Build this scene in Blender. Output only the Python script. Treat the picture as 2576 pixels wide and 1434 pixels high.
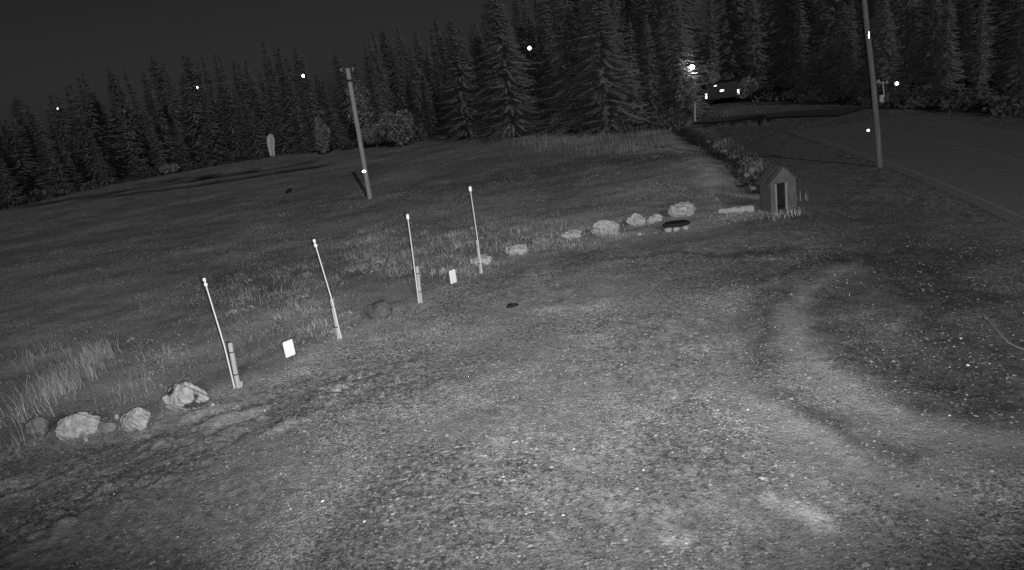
import bpy, bmesh, math, random
import numpy as np
from mathutils import Vector, Matrix

for o in list(bpy.data.objects):
    bpy.data.objects.remove(o)
scene = bpy.context.scene
COL = scene.collection
R = math.radians

# ------------------------------------------------------------------ camera
W, H = 1024.0, 570.0
FPX = 700.0                         # focal length in pixels at 1024 wide
PITCH, ROLL, CAMH = R(16.5), R(8.5), 4.5
cd = bpy.data.cameras.new("camera")
cam = bpy.data.objects.new("camera", cd)
COL.objects.link(cam)
cd.sensor_width = 36.0
cd.lens = FPX * 36.0 / W
cd.clip_start = 0.05
cd.clip_end = 1500.0
fwd = Vector((0, math.cos(PITCH), -math.sin(PITCH)))
up0 = Vector((0, math.sin(PITCH), math.cos(PITCH)))
rt0 = Vector((1, 0, 0))
upv = up0 * math.cos(ROLL) + rt0 * math.sin(ROLL)
rtv = rt0 * math.cos(ROLL) - up0 * math.sin(ROLL)
CAM = Vector((0, 0, CAMH))
m = Matrix((rtv, upv, -fwd)).transposed().to_4x4()
m.translation = CAM
cam.matrix_world = m
scene.camera = cam

# ------------------------------------------------------------------ night sky
SUN_EL, SUN_AZ = R(22), R(14)       # weak moon, added to fill the far field from behind the camera's right
world = bpy.data.worlds.new("World")
scene.world = world
world.use_nodes = True
wn, wl = world.node_tree.nodes, world.node_tree.links
bg = wn["Background"]
sky = wn.new("ShaderNodeTexSky")
sky.sky_type = 'NISHITA'
sky.sun_disc = False
sky.sun_elevation = SUN_EL
sky.sun_rotation = R(180) - SUN_AZ
bw = wn.new("ShaderNodeRGBToBW")
wl.new(sky.outputs[0], bw.inputs[0])
wl.new(bw.outputs[0], bg.inputs[0])
bg.inputs[1].default_value = 0.0033

sl = bpy.data.lights.new("moon_fill", 'SUN')
sun = bpy.data.objects.new("moon_fill", sl)
COL.objects.link(sun)
sl.energy = 0.62
sl.angle = R(0.6)
sl.color = (1, 1, 1)
sdir = Vector((math.sin(SUN_AZ) * math.cos(SUN_EL), -math.cos(SUN_AZ) * math.cos(SUN_EL), math.sin(SUN_EL)))
sun.rotation_euler = sdir.to_track_quat('Z', 'Y').to_euler()

# the security camera's own night illuminator, just below and beside the lens
pl = bpy.data.lights.new("night_illuminator", 'SPOT')
spot = bpy.data.objects.new("night_illuminator", pl)
COL.objects.link(spot)
pl.energy = 8600.0
pl.spot_size = R(79)
pl.spot_blend = 1.0
pl.shadow_soft_size = 0.03
spot.location = CAM + rtv * 0.12 - upv * 0.10 + fwd * 0.05
aim = Vector((0.015, math.cos(R(6)), -math.sin(R(6)))).normalized()
sup = (upv - aim * upv.dot(aim)).normalized()
smx = Matrix((aim.cross(sup), sup, -aim)).transposed()
spot.rotation_euler = smx.to_euler()
spot.scale = (1.75, 1.0, 1.0)          # its lens spreads the beam wider than tall

scene.view_settings.view_transform = 'Standard'
scene.view_settings.look = 'None'
scene.view_settings.exposure = 0.0
scene.view_settings.gamma = 1.0
scene.view_settings.use_curve_mapping = False
scene.render.engine = 'CYCLES'
scene.cycles.max_bounces = 4
scene.cycles.diffuse_bounces = 2
scene.cycles.use_denoising = False
scene.cycles.pixel_filter_type = 'BLACKMAN_HARRIS'
scene.cycles.filter_width = 1.5

# ------------------------------------------------------------------ numpy noise
def _hash(ix, iy, seed):
    h = (ix.astype(np.int64) * 374761393 + iy.astype(np.int64) * 668265263 + seed * 974711) & 0x7fffffff
    h = ((h ^ (h >> 13)) * 1274126177) & 0x7fffffff
    return ((h ^ (h >> 16)) & 0xffff) / 65535.0

def vnoise(x, y, seed=0):
    x = np.asarray(x, float); y = np.asarray(y, float)
    ix, iy = np.floor(x), np.floor(y)
    fx, fy = x - ix, y - iy
    fx = fx * fx * fx * (fx * (fx * 6 - 15) + 10); fy = fy * fy * fy * (fy * (fy * 6 - 15) + 10)
    a = _hash(ix, iy, seed); b = _hash(ix + 1, iy, seed); c = _hash(ix, iy + 1, seed); d = _hash(ix + 1, iy + 1, seed)
    return (a + (b - a) * fx) * (1 - fy) + (c + (d - c) * fx) * fy

def fbm(x, y, seed=0, octv=4, gain=0.5):
    s, a, t = 0.0, 1.0, 0.0
    for k in range(octv):
        s = s + a * (vnoise(np.asarray(x) * 2.03 ** k + 17.3 * k, np.asarray(y) * 2.03 ** k - 9.1 * k, seed + k) - 0.5)
        t += a; a *= gain
    return s / t * 2.0

def sstep(a, b, v):
    t = np.clip((v - a) / (b - a), 0, 1)
    return t * t * (3 - 2 * t)

# ------------------------------------------------------------------ measuring the place
S = 2576.0 / W                       # the photograph was measured at 2576 pixels wide

def ray(px, py):
    u, v = px / S - W / 2, py / S - H / 2
    return (fwd * FPX + rtv * u - upv * v).normalized()

def flat(px, py, z=0.0):
    d = ray(px, py)
    t = (z - CAMH) / d.z
    return CAM + d * t

def poly(pts):
    return np.array([[flat(a, b).x, flat(a, b).y] for a, b in pts])

def dist_poly(x, y, P):
    """distance to the polyline and side (positive to its left)"""
    best = np.full(np.shape(x), 1e9); side = np.zeros(np.shape(x)); along = np.zeros(np.shape(x))
    acc = 0.0
    for (ax, ay), (bx, by) in zip(P[:-1], P[1:]):
        dx, dy = bx - ax, by - ay
        L = math.hypot(dx, dy) + 1e-9
        t = np.clip(((x - ax) * dx + (y - ay) * dy) / L ** 2, 0, 1)
        qx, qy = x - (ax + t * dx), y - (ay + t * dy)
        dd = np.hypot(qx, qy)
        s = np.sign(dx * (y - ay) - dy * (x - ax))
        m_ = dd < best
        best = np.where(m_, dd, best); side = np.where(m_, s, side); along = np.where(m_, acc + t * L, along)
        acc += L
    return best, side, along

DRIVE_EDGE = poly([(-500, 1280), (-100, 1165), (92, 1122), (300, 1098), (470, 1040), (600, 984), (730, 922), (860, 862), (960, 815),
                   (1060, 768), (1210, 696), (1400, 640), (1560, 606), (1720, 588), (1900, 556), (1975, 537), (1990, 512), (1960, 460),
                   (1900, 412), (1850, 375), (1790, 335), (1765, 310), (1756, 292), (1760, 275)])
ROAD_EDGE = poly([(2060, 352), (2110, 370), (2210, 402), (2340, 452), (2460, 502), (2576, 554), (2760, 640)])
FOREST_EDGE = poly([(-300, 575), (-100, 545), (0, 530), (160, 496), (330, 455), (520, 424), (720, 390), (900, 374), (1060, 356), (1250, 345),
                    (1450, 333), (1700, 322), (1735, 290), (1745, 268), (1800, 262), (1950, 258), (2100, 262), (2300, 278),
                    (2576, 300), (2800, 320)])
RUTS = [(poly([(60, 520), (300, 484), (500, 452), (620, 434), (760, 412)]), 0.9),
        (poly([(240, 502), (400, 480), (560, 456), (700, 434), (800, 420)]), 0.7),
        (poly([(360, 464), (520, 444), (640, 428)]), 0.6)]
LIGHTS = [(poly([(330, 487), (560, 445), (760, 404)]), 0.5)]
DITCH = poly([(1700, 318), (1740, 340), (1800, 372), (1850, 402), (1890, 440), (1905, 470)])
TRACKS = [(poly([(2142, 674), (2080, 706), (2028, 742), (1996, 799), (1984, 856), (2028, 913), (2114, 982), (2210, 1039), (2313, 1073), (2427, 1101), (2600, 1122)]), 0.25, 0.72),
          (poly([(1846, 790), (1838, 870), (1857, 936), (1903, 1016), (1960, 1073), (2040, 1120), (2170, 1193), (2256, 1227), (2400, 1270)]), 0.24, 0.55),
          (poly([(2045, 905), (2120, 950), (2220, 1010), (2320, 1045)]), 0.09, 0.5)]
DARKS = [(poly([(2120, 640), (2040, 668), (1971, 700), (1905, 760), (1880, 799), (1876, 856), (1905, 925)]), 0.40, 0.52),
         (poly([(2085, 731), (2060, 788), (2088, 845), (2150, 902), (2256, 947), (2427, 987)]), 0.46, 0.50),
         (poly([(1925, 975), (2000, 1030), (2085, 1060), (2150, 1105), (2230, 1150)]), 0.20, 0.48),
         (poly([(2230, 640), (2330, 750), (2420, 880), (2560, 1000)]), 1.35, 0.58),  # dark gravel at right, with the lamp's falloff painted in
         (poly([(2200, 560), (2400, 640), (2560, 760)]), 2.0, 0.42),
         (poly([(1330, 425), (1500, 408), (1690, 395)]), 2.2, 0.45),
         (poly([(1000, 480), (1200, 462), (1400, 445)]), 1.0, 0.35),
         (poly([(1540, 650), (1700, 637), (1900, 640), (2100, 620)]), 0.12, 0.30)]
CLUMPS = [(poly([(750, 1075), (980, 985), (1180, 900), (1330, 850), (1500, 800), (1700, 740), (1900, 680)]), 0.7, 0.34),
          (poly([(1500, 650), (1750, 640), (2000, 640), (2150, 600)]), 0.4, 0.35),
          (poly([(560, 690), (660, 740), (760, 780)]), 0.7, 0.55),
          (poly([(700, 830), (730, 800)]), 0.2, 0.6)]
WHEELRUT = [poly([(100, 1330), (200, 1250), (330, 1180), (450, 1120), (600, 1060), (760, 1010), (900, 960)]),
            poly([(180, 1290), (330, 1215), (520, 1135), (640, 1085), (740, 1040)]),
            poly([(-60, 1260), (120, 1200), (260, 1130), (420, 1085), (560, 1045)])]
PALE = [flat(*p) for p in [(2005, 1283), (2045, 1310), (2075, 1330), (1757, 1131), (2070, 1230), (2140, 1264), (2225, 1300),
                            (1975, 712), (1950, 1262), (1690, 1345), (1390, 1200), (1250, 1115), (1430, 930), (1560, 1240)]]
PALE_R = [0.16, 0.18, 0.17, 0.10, 0.13, 0.12, 0.11, 0.35, 0.09, 0.10, 0.12, 0.12, 0.12, 0.09]

def height(x, y):
    x = np.asarray(x, float); y = np.asarray(y, float)
    r = np.hypot(x, y)
    d, s, _ = dist_poly(x, y, DRIVE_EDGE)
    field = sstep(-0.35, 0.5, d * s)
    h = 0.10 * fbm(x / 7.0, y / 7.0, 5, 2) * sstep(9, 16, r) * field
    h = h + field * (0.07 * fbm(x / 1.3, y / 1.3, 11, 3) + 0.02)
    h = h + (1 - field) * 0.022 * fbm(x / 0.55, y / 0.55, 23, 4, 0.6)
    churn = np.zeros(np.shape(x))
    for P in WHEELRUT:
        churn = np.maximum(churn, np.exp(-(dist_poly(x, y, P)[0] / 0.7) ** 2))
    h = h + churn * 0.05 * np.clip(fbm(x / 0.34, y / 0.26, 73, 4, 0.6), -0.3, 1)
    for P in WHEELRUT:
        wob = 0.55 * fbm(x / 0.45, y / 0.45, 63, 3, 0.6)
        dd, _, al = dist_poly(x + wob, y + wob, P)
        w = 0.13 * (1 + 0.6 * fbm(x / 0.5, y / 0.5, 61, 2))
        a = sstep(-0.15, 0.35, fbm(x / 0.6, y / 0.6, 67, 3, 0.6))
        h = h - 0.060 * a * np.exp(-(dd / w) ** 2) + 0.045 * a * np.exp(-((dd - 0.30) / 0.14) ** 2)
    for P, w, a in TRACKS[:2] + DARKS[:2]:
        dd, _, _ = dist_poly(x, y, P)
        h = h - 0.02 * np.exp(-(dd / w) ** 2)
    dd, _, _ = dist_poly(x, y, DITCH)
    h = h - 0.30 * np.exp(-(dd / 0.55) ** 2)
    for P, w in RUTS:
        dd, _, _ = dist_poly(x, y, P)
        h = h - 0.10 * np.exp(-(dd / w) ** 2)
    dr, sr, _ = dist_poly(x, y, ROAD_EDGE)
    road = sstep(-0.25, 0.25, dr * sr)
    h = h * (1 - road) + 0.0 * road
    df, sf, _ = dist_poly(x, y, FOREST_EDGE)
    h = h + 0.25 * sstep(0.0, 6.0, df * sf)
    return h

def hz(x, y):
    return float(height(np.array([x]), np.array([y]))[0])

def G(px, py):
    z = 0.0
    for _ in range(4):
        p = flat(px, py, z)
        z = hz(p.x, p.y)
    return flat(px, py, z)

def at_depth(px, py, base):
    """the point seen there that stands in the upright plane through base"""
    d = ray(px, py)
    t = (base.y - CAM.y) / d.y
    return CAM + d * t

# ------------------------------------------------------------------ materials
def mat(name, albedo, var=0.35, scale=4.0, rough=0.9, detail=6.0, bump=0.0, bscale=30.0, attr=None, metallic=0.0, stretch=(1, 1, 1), spots=None, spec=0.2):
    mt = bpy.data.materials.new(name)
    mt.use_nodes = True
    n, l = mt.node_tree.nodes, mt.node_tree.links
    b = n["Principled BSDF"]
    b.inputs["Roughness"].default_value = rough
    b.inputs["Metallic"].default_value = metallic
    b.inputs["Specular IOR Level"].default_value = spec
    tc = n.new("ShaderNodeTexCoord")
    mp = n.new("ShaderNodeMapping"); mp.inputs["Scale"].default_value = stretch
    l.new(tc.outputs["Object"], mp.inputs[0])
    no = n.new("ShaderNodeTexNoise"); no.inputs["Scale"].default_value = scale; no.inputs["Detail"].default_value = detail
    no.inputs["Roughness"].default_value = 0.65
    l.new(mp.outputs[0], no.inputs["Vector"])
    mr = n.new("ShaderNodeMapRange")
    mr.inputs["From Min"].default_value = 0.3; mr.inputs["From Max"].default_value = 0.7
    mr.inputs["To Min"].default_value = albedo * (1 - var); mr.inputs["To Max"].default_value = albedo * (1 + var)
    l.new(no.outputs["Fac"], mr.inputs["Value"])
    val = mr.outputs[0]
    if attr:
        at = n.new("ShaderNodeAttribute"); at.attribute_name = attr
        mu = n.new("ShaderNodeMath"); mu.operation = 'MULTIPLY'
        l.new(val, mu.inputs[0]); l.new(at.outputs["Fac"], mu.inputs[1]); val = mu.outputs[0]
    if spots:                            # (scale, threshold, darkening)
        n2 = n.new("ShaderNodeTexNoise"); n2.inputs["Scale"].default_value = spots[0]; n2.inputs["Detail"].default_value = 5
        l.new(tc.outputs["Object"], n2.inputs["Vector"])
        m2 = n.new("ShaderNodeMapRange"); m2.inputs["From Min"].default_value = spots[1]; m2.inputs["From Max"].default_value = spots[1] + 0.06
        m2.inputs["To Min"].default_value = 1.0; m2.inputs["To Max"].default_value = spots[2]
        l.new(n2.outputs["Fac"], m2.inputs["Value"])
        mu = n.new("ShaderNodeMath"); mu.operation = 'MULTIPLY'
        l.new(val, mu.inputs[0]); l.new(m2.outputs[0], mu.inputs[1]); val = mu.outputs[0]
    l.new(val, b.inputs["Base Color"])
    if bump:
        nb = n.new("ShaderNodeTexNoise"); nb.inputs["Scale"].default_value = bscale; nb.inputs["Detail"].default_value = 5
        l.new(mp.outputs[0], nb.inputs["Vector"])
        bp = n.new("ShaderNodeBump"); bp.inputs["Strength"].default_value = 1.0; bp.inputs["Distance"].default_value = bump
        l.new(nb.outputs["Fac"], bp.inputs["Height"]); l.new(bp.outputs[0], b.inputs["Normal"])
    return mt

def emit_mat(name, strength):
    mt = bpy.data.materials.new(name)
    mt.use_nodes = True
    b = mt.node_tree.nodes["Principled BSDF"]
    b.inputs["Base Color"].default_value = (0.9, 0.9, 0.9, 1)
    b.inputs["Emission Color"].default_value = (1, 1, 1, 1)
    b.inputs["Emission Strength"].default_value = strength
    return mt

def ground_mat():
    mt = bpy.data.materials.new("ground_soil_and_gravel")
    mt.use_nodes = True
    n, l = mt.node_tree.nodes, mt.node_tree.links
    b = n["Principled BSDF"]
    b.inputs["Roughness"].default_value = 0.95
    b.inputs["Specular IOR Level"].default_value = 0.1
    tc = n.new("ShaderNodeTexCoord")
    def noise(sc, det, rg=0.6):
        t = n.new("ShaderNodeTexNoise"); t.inputs["Scale"].default_value = sc; t.inputs["Detail"].default_value = det
        t.inputs["Roughness"].default_value = rg
        l.new(tc.outputs["Object"], t.inputs["Vector"]); return t.outputs["Fac"]
    def rng(v, a, b_, c, d):
        t = n.new("ShaderNodeMapRange")
        for k, q in zip(("From Min", "From Max", "To Min", "To Max"), (a, b_, c, d)): t.inputs[k].default_value = q
        l.new(v, t.inputs["Value"]); return t.outputs[0]
    def mul(a, b_):
        t = n.new("ShaderNodeMath"); t.operation = 'MULTIPLY'
        l.new(a, t.inputs[0]); l.new(b_, t.inputs[1]); return t.outputs[0]
    at = n.new("ShaderNodeAttribute"); at.attribute_name = "albedo"
    v = at.outputs["Fac"]
    def attr(nm):
        t = n.new("ShaderNodeAttribute"); t.attribute_name = nm; return t.outputs["Fac"]
    def op(kind, a, b_=None, c=None):
        t = n.new("ShaderNodeMath"); t.operation = kind
        for i_, q in enumerate((a, b_, c)):
            if q is None: continue
            if isinstance(q, (int, float)): t.inputs[i_].default_value = q
            else: l.new(q, t.inputs[i_])
        return t.outputs[0]
    v = mul(v, rng(noise(0.9, 3), 0.3, 0.7, 0.88, 1.12))
    v = mul(v, rng(noise(9.0, 4, 0.7), 0.3, 0.7, 0.86, 1.14))
    v = mul(v, rng(noise(45.0, 4, 0.7), 0.3, 0.7, 0.72, 1.28))
    # bare dark clods: more of them where "clod" is high
    th = op('MULTIPLY_ADD', attr("clod"), 0.26, -0.66)
    dk = rng(op('ADD', noise(13.0, 6, 0.66), th), 0.0, 0.03, 0.0, 1.0)
    v = mul(v, op('MULTIPLY_ADD', dk, -0.48, 1.0))
    # pale flecks of dead turf and stone
    th = op('MULTIPLY_ADD', attr("fleck"), 0.24, -0.70)
    fk = rng(op('ADD', noise(27.0, 5, 0.62), th), 0.0, 0.03, 0.0, 1.0)
    v = mul(v, op('MULTIPLY_ADD', fk, 1.0, 1.0))
    l.new(v, b.inputs["Base Color"])
    bp = n.new("ShaderNodeBump"); bp.inputs["Distance"].default_value = 0.035
    l.new(noise(22.0, 6, 0.7), bp.inputs["Height"]); l.new(bp.outputs[0], b.inputs["Normal"])
    return mt

M_ground = ground_mat()
M_grass = mat("dry_grass", 0.50, 0.3, 2.0, attr="albedo")
M_stone = mat("gravel_stone", 0.30, 0.25, 20.0, attr="albedo")
M_rock = mat("pale_rock", 0.44, 0.45, 7.0, 0.9, bump=0.06, bscale=14, spots=(3.2, 0.60, 0.45))
M_rock_moss = mat("mossy_rock", 0.44, 0.35, 6.0, 0.9, bump=0.05, bscale=14, spots=(4.0, 0.55, 0.15))
M_rock_dark = mat("weathered_dark_rock", 0.22, 0.5, 4.0, 0.9, bump=0.03, bscale=14, spots=(3.0, 0.56, 0.4))
M_rock_dull = mat("lichen_grey_rock", 0.12, 0.5, 4.0, 0.9, bump=0.03, bscale=14)
M_black = mat("dark_stone_and_indoor_shade", 0.025, 0.4, 9.0)  # near black: dark stones, and shade painted inside the hut
M_plastic = mat("white_plastic_rod", 0.72, 0.05, 6.0, 0.5)
M_stake = mat("pale_weathered_wood", 0.42, 0.25, 3.0, 0.8, stretch=(14, 14, 1))
M_strap = mat("dark_strap", 0.05, 0.2, 9.0)
M_reflect = mat("white_reflective_sheeting", 0.93, 0.02, 9.0, 0.35, metallic=0.0, spec=0.8)
M_mirror = mat("prismatic_reflector", 0.95, 0.02, 9.0, 0.30, metallic=1.0)
M_pole = mat("utility_pole_wood", 0.36, 0.30, 2.2, 0.85, stretch=(10, 10, 0.8))
M_pole2 = mat("old_utility_pole_wood", 0.13, 0.30, 2.2, 0.85, stretch=(10, 10, 0.8))
M_metal = mat("galvanised_metal", 0.35, 0.2, 6.0, 0.6)
M_wire = mat("dark_wire", 0.12, 0.2, 6.0, 0.6)
M_needle = mat("conifer_needles", 0.32, 0.35, 0.8, attr="albedo")
def see_through(mt, f):
    n, l = mt.node_tree.nodes, mt.node_tree.links
    b = n["Principled BSDF"]
    src = b.inputs["Base Color"].links[0].from_socket
    t = n.new("ShaderNodeBsdfTranslucent"); l.new(src, t.inputs["Color"])
    mx = n.new("ShaderNodeMixShader"); mx.inputs[0].default_value = f
    l.new(b.outputs[0], mx.inputs[1]); l.new(t.outputs[0], mx.inputs[2])
    l.new(mx.outputs[0], n["Material Output"].inputs["Surface"])
see_through(M_needle, 0.42)
M_leaf = mat("broad_leaves", 0.24, 0.35, 1.2, attr="albedo")
M_under = mat("undergrowth_leaves", 0.09, 0.4, 1.0, attr="albedo")
M_bark = mat("bark", 0.12, 0.4, 3.0, stretch=(6, 6, 1))
M_board = mat("grey_shed_boards", 0.105, 0.4, 4.0, stretch=(8, 8, 0.8))
M_trim = mat("pale_shed_trim", 0.25, 0.2, 4.0)
M_roofb = mat("shed_roof_boards", 0.085, 0.35, 5.0)
M_asphalt = mat("asphalt", 0.20, 0.35, 30.0, 0.9, bump=0.01, bscale=60)
M_paint = mat("worn_road_paint", 0.27, 0.35, 14.0)
M_trailer = mat("dark_trailer_paint", 0.035, 0.3, 3.0, 0.5)
M_rubber = mat("rubber", 0.02, 0.2, 8.0)
M_flag = mat("pale_flag_cloth", 0.75, 0.25, 7.0, stretch=(6, 6, 1))
M_box = mat("grey_meter_box", 0.30, 0.1, 6.0)
M_lamp = emit_mat("lit_lamp_glass", 40.0)
M_lamp_dim = emit_mat("lit_small_lamp_glass", 6.0)

# ------------------------------------------------------------------ mesh helpers
def link(name, me, material=None, parent=None):
    o = bpy.data.objects.new(name, me)
    COL.objects.link(o)
    if material: me.materials.append(material)
    if parent: o.parent = parent
    return o

def tag(o, label=None, cat=None, group=None, kind=None):
    if label: o["label"] = label
    if cat: o["category"] = cat
    if group: o["group"] = group
    if kind: o["kind"] = kind
    return o

def empty(name, loc=(0, 0, 0), rz=0.0):
    e = bpy.data.objects.new(name, None)
    COL.objects.link(e)
    e.empty_display_size = 0.2
    e.location = loc; e.rotation_euler = (0, 0, rz)
    return e

def from_np(name, V, F, attr=None, smooth=False):
    """V (n,3), F (m,k) of one face size"""
    me = bpy.data.meshes.new(name)
    F = np.asarray(F, dtype=np.int32); V = np.asarray(V, dtype=np.float32)
    k = F.shape[1]
    me.vertices.add(len(V)); me.vertices.foreach_set("co", V.ravel())
    me.loops.add(F.size); me.loops.foreach_set("vertex_index", F.ravel())
    me.polygons.add(len(F))
    me.polygons.foreach_set("loop_start", np.arange(0, F.size, k, dtype=np.int32))
    me.polygons.foreach_set("loop_total", np.full(len(F), k, dtype=np.int32))
    if smooth: me.polygons.foreach_set("use_smooth", np.ones(len(F), dtype=bool))
    me.update(calc_edges=True)
    if attr is not None:
        a = me.attributes.new("albedo", 'FLOAT', 'POINT')
        a.data.foreach_set("value", np.asarray(attr, dtype=np.float32))
    return me

def bm_mesh(name, bm, smooth=False):
    me = bpy.data.meshes.new(name)
    bm.normal_update()
    bm.to_mesh(me); bm.free()
    if smooth:
        for p in me.polygons: p.use_smooth = True
    return me

def tube(bm, pts, radii, seg=10, cap=True):
    rings = []
    n = len(pts)
    for i, p in enumerate(pts):
        p = Vector(p)
        d = (Vector(pts[min(i + 1, n - 1)]) - Vector(pts[max(i - 1, 0)])).normalized()
        a = d.orthogonal().normalized(); b = d.cross(a)
        rings.append([bm.verts.new(p + (a * math.cos(t) + b * math.sin(t)) * radii[i]) for t in [2 * math.pi * k / seg for k in range(seg)]])
    for r0, r1 in zip(rings[:-1], rings[1:]):
        for k in range(seg):
            bm.faces.new((r0[k], r0[(k + 1) % seg], r1[(k + 1) % seg], r1[k]))
    if cap:
        bm.faces.new(list(reversed(rings[0]))); bm.faces.new(rings[-1])

def box(bm, c, s, M=None, bev=0.0):
    c = Vector(c)
    vs = []
    for dx in (-.5, .5):
        for dy in (-.5, .5):
            for dz in (-.5, .5):
                p = c + Vector((dx * s[0], dy * s[1], dz * s[2]))
                vs.append(bm.verts.new(M @ p if M else p))
    fs = [(0, 1, 3, 2), (4, 6, 7, 5), (0, 4, 5, 1), (2, 3, 7, 6), (0, 2, 6, 4), (1, 5, 7, 3)]
    faces = [bm.faces.new([vs[i] for i in f]) for f in fs]
    if bev:
        es = list({e for f in faces for e in f.edges})
        bmesh.ops.bevel(bm, geom=es, offset=bev, segments=2, affect='EDGES', profile=0.6)

def facing(p, q=None):
    """rotation that turns local -Y (a plate's face) towards the camera"""
    d = (CAM - Vector(p)).normalized()
    return (-d).to_track_quat('Y', 'Z').to_matrix().to_4x4()

# ------------------------------------------------------------------ the ground
rng = np.random.default_rng(4)
def make_ground():
    na, nr = 620, 640
    t = np.linspace(-1, 1, na)
    ang = np.radians(44) * t + np.radians(40) * np.sign(t) * np.clip((np.abs(t) - 0.85) / 0.15, 0, 1) ** 2
    dep = np.concatenate([np.radians(np.linspace(75, 42, 40)), np.radians(np.linspace(42, 4.2, nr - 120))[1:], np.radians(np.geomspace(4.2, 0.25, 81))[1:]])
    rad = CAMH / np.tan(dep)
    A, Rr = np.meshgrid(ang, rad)
    X, Y = Rr * np.sin(A), Rr * np.cos(A)
    x, y = X.ravel(), Y.ravel()
    z = height(x, y)
    r = np.hypot(x, y)
    # base colours: soil and gravel drive, field turf, tracks, ruts, forest litter with the wood's shade
    jx, jy = 0.5 * fbm(x / 0.8, y / 0.8, 31, 3), 0.5 * fbm(x / 0.8, y / 0.8, 37, 3)
    d, s, _ = dist_poly(x + jx, y + jy, DRIVE_EDGE)
    field = sstep(-0.5, 0.6, d * s)
    al = 0.27 * (1 - field) + 0.38 * field
    lane_ = (1 - field) * sstep(15, 21, r) * sstep(2.0, 5.0, x)          # smooth dark gravel lane past the hut
    al = al * (1 - 0.30 * lane_) * (1 + 0.30 * (1 - field) * (1 - lane_) * sstep(9.5, 13.5, r) * sstep(4.5, 1.5, x))
    pat = fbm(x / 2.6, y / 2.6, 41, 4)
    al = al * (1 + 0.36 * pat * field)
    cl = fbm(x / 0.24, y / 0.24, 43, 4, 0.65)           # clods, thin turf and bare soil on the drive
    zone_ = sstep(-0.25, 0.30, fbm(x / 2.2, y / 2.2, 45, 3))
    al = al * (1 + (1 - field) * (0.12 * sstep(0.10, 0.34, cl) - 0.14 * sstep(-0.06, -0.30, cl)) * (0.35 + 0.9 * zone_))
    fl = fbm(x / 0.065, y / 0.075, 47, 3, 0.6)
    al = al * (1 + (1 - 0.4 * field) * (0.28 * sstep(0.12, 0.4, fl) - 0.22 * sstep(-0.1, -0.4, fl)) * (0.5 + 0.7 * zone_))
    tk = np.zeros_like(x); cb = np.zeros_like(x)
    for P, w, a in DARKS:
        dd, _, _ = dist_poly(x + 0.9 * jx, y + 0.9 * jy, P)
        al = al * (1 - a * np.exp(-(dd / w) ** 2) * (0.75 + 0.35 * sstep(-0.3, 0.3, cl)))
    for P, w, a in TRACKS:
        dd, sd_, al_ = dist_poly(x + 0.28 * jx, y + 0.28 * jy, P)
        k_ = np.exp(-(dd / w) ** 2) * (0.45 + 0.55 * sstep(0.3, 3.0, al_))
        k_ = k_ * (0.55 + 0.6 * vnoise(dd * sd_ / 0.075 + 40, al_ / 1.6, 59)) * (0.85 + 0.5 * cl)
        tk = np.maximum(tk, k_)
        k_ = np.clip(k_, 0, 1)
        al = al * (1 - 0.72 * k_) + 0.72 * k_ * 0.29 * (1 + a * 0.75)
    for P, w, a in CLUMPS:
        dd, _, _ = dist_poly(x + jx, y + jy, P)
        cb = np.maximum(cb, a * np.exp(-(dd / w) ** 2))
    for p, pr in zip(PALE, PALE_R):
        dd = np.hypot((x - p.x + 0.25 * jx), (y - p.y + 0.25 * jy))
        al = al * (1 + 0.42 * sstep(pr * 1.5, pr * 0.7, dd + 0.15 * pr * cl))
    for P in WHEELRUT:
        wob = 0.55 * fbm(x / 0.45, y / 0.45, 63, 3, 0.6)
        dd, _, _ = dist_poly(x + wob, y + wob, P)
        al = al * (1 - 0.5 * np.exp(-(dd / 0.14) ** 2) * sstep(-0.1, 0.25, cl))
    for P, w in RUTS:
        dd, _, _ = dist_poly(x + 0.3 * jx, y + 0.3 * jy, P)
        al = al * (1 - 0.88 * np.exp(-(dd / (w * 1.25)) ** 2))
    for P, w in LIGHTS:
        dd, _, _ = dist_poly(x + 0.3 * jx, y + 0.3 * jy, P)
        al = al * (1 + 0.9 * np.exp(-(dd / w) ** 2))
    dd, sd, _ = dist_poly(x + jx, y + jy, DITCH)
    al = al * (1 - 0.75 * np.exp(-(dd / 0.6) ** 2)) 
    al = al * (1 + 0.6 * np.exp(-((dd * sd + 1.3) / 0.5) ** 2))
    # field darker streaks running across
    st = fbm((x + 0.4 * y) / 5.0, (y - 0.2 * x) / 1.2, 53, 4)
    al = al * (1 + 0.26 * st * field * sstep(10, 16, r))
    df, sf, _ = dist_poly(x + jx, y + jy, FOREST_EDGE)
    al = al * (1 - 0.78 * sstep(-0.3, 0.8, df * sf))  # needle litter, darkened further for the shadow under the trees
    F = []
    i = np.arange(na - 1)[None, :] + na * np.arange(len(rad) - 1)[:, None]
    F = np.stack([i, i + na, i + na + 1, i + 1], -1).reshape(-1, 4)
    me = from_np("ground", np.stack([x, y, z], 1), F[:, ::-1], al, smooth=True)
    fz = fbm(x / 1.4, y / 1.4, 55, 3)
    clod = (1 - field) * np.clip(0.35 + 0.5 * fbm(x / 1.8, y / 1.8, 57, 3) + cb, 0, 1) * (1 - tk) * (1 - lane_) + field * (0.25 + 0.3 * st) + 0.8 * field * cb
    fleck = (1 - field) * np.clip(0.45 + 0.7 * fz, 0, 1) * (1 - 0.8 * tk) * (1 - 0.8 * lane_) + 0.25 * field
    for nm, q in (("clod", clod), ("fleck", fleck)):
        a_ = me.attributes.new(nm, 'FLOAT', 'POINT'); a_.data.foreach_set("value", np.clip(q, 0, 1).astype(np.float32))
    tag(link("ground", me, M_ground), "rough ground of gravel drive and dry field", None, None, "structure")
make_ground()

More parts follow.
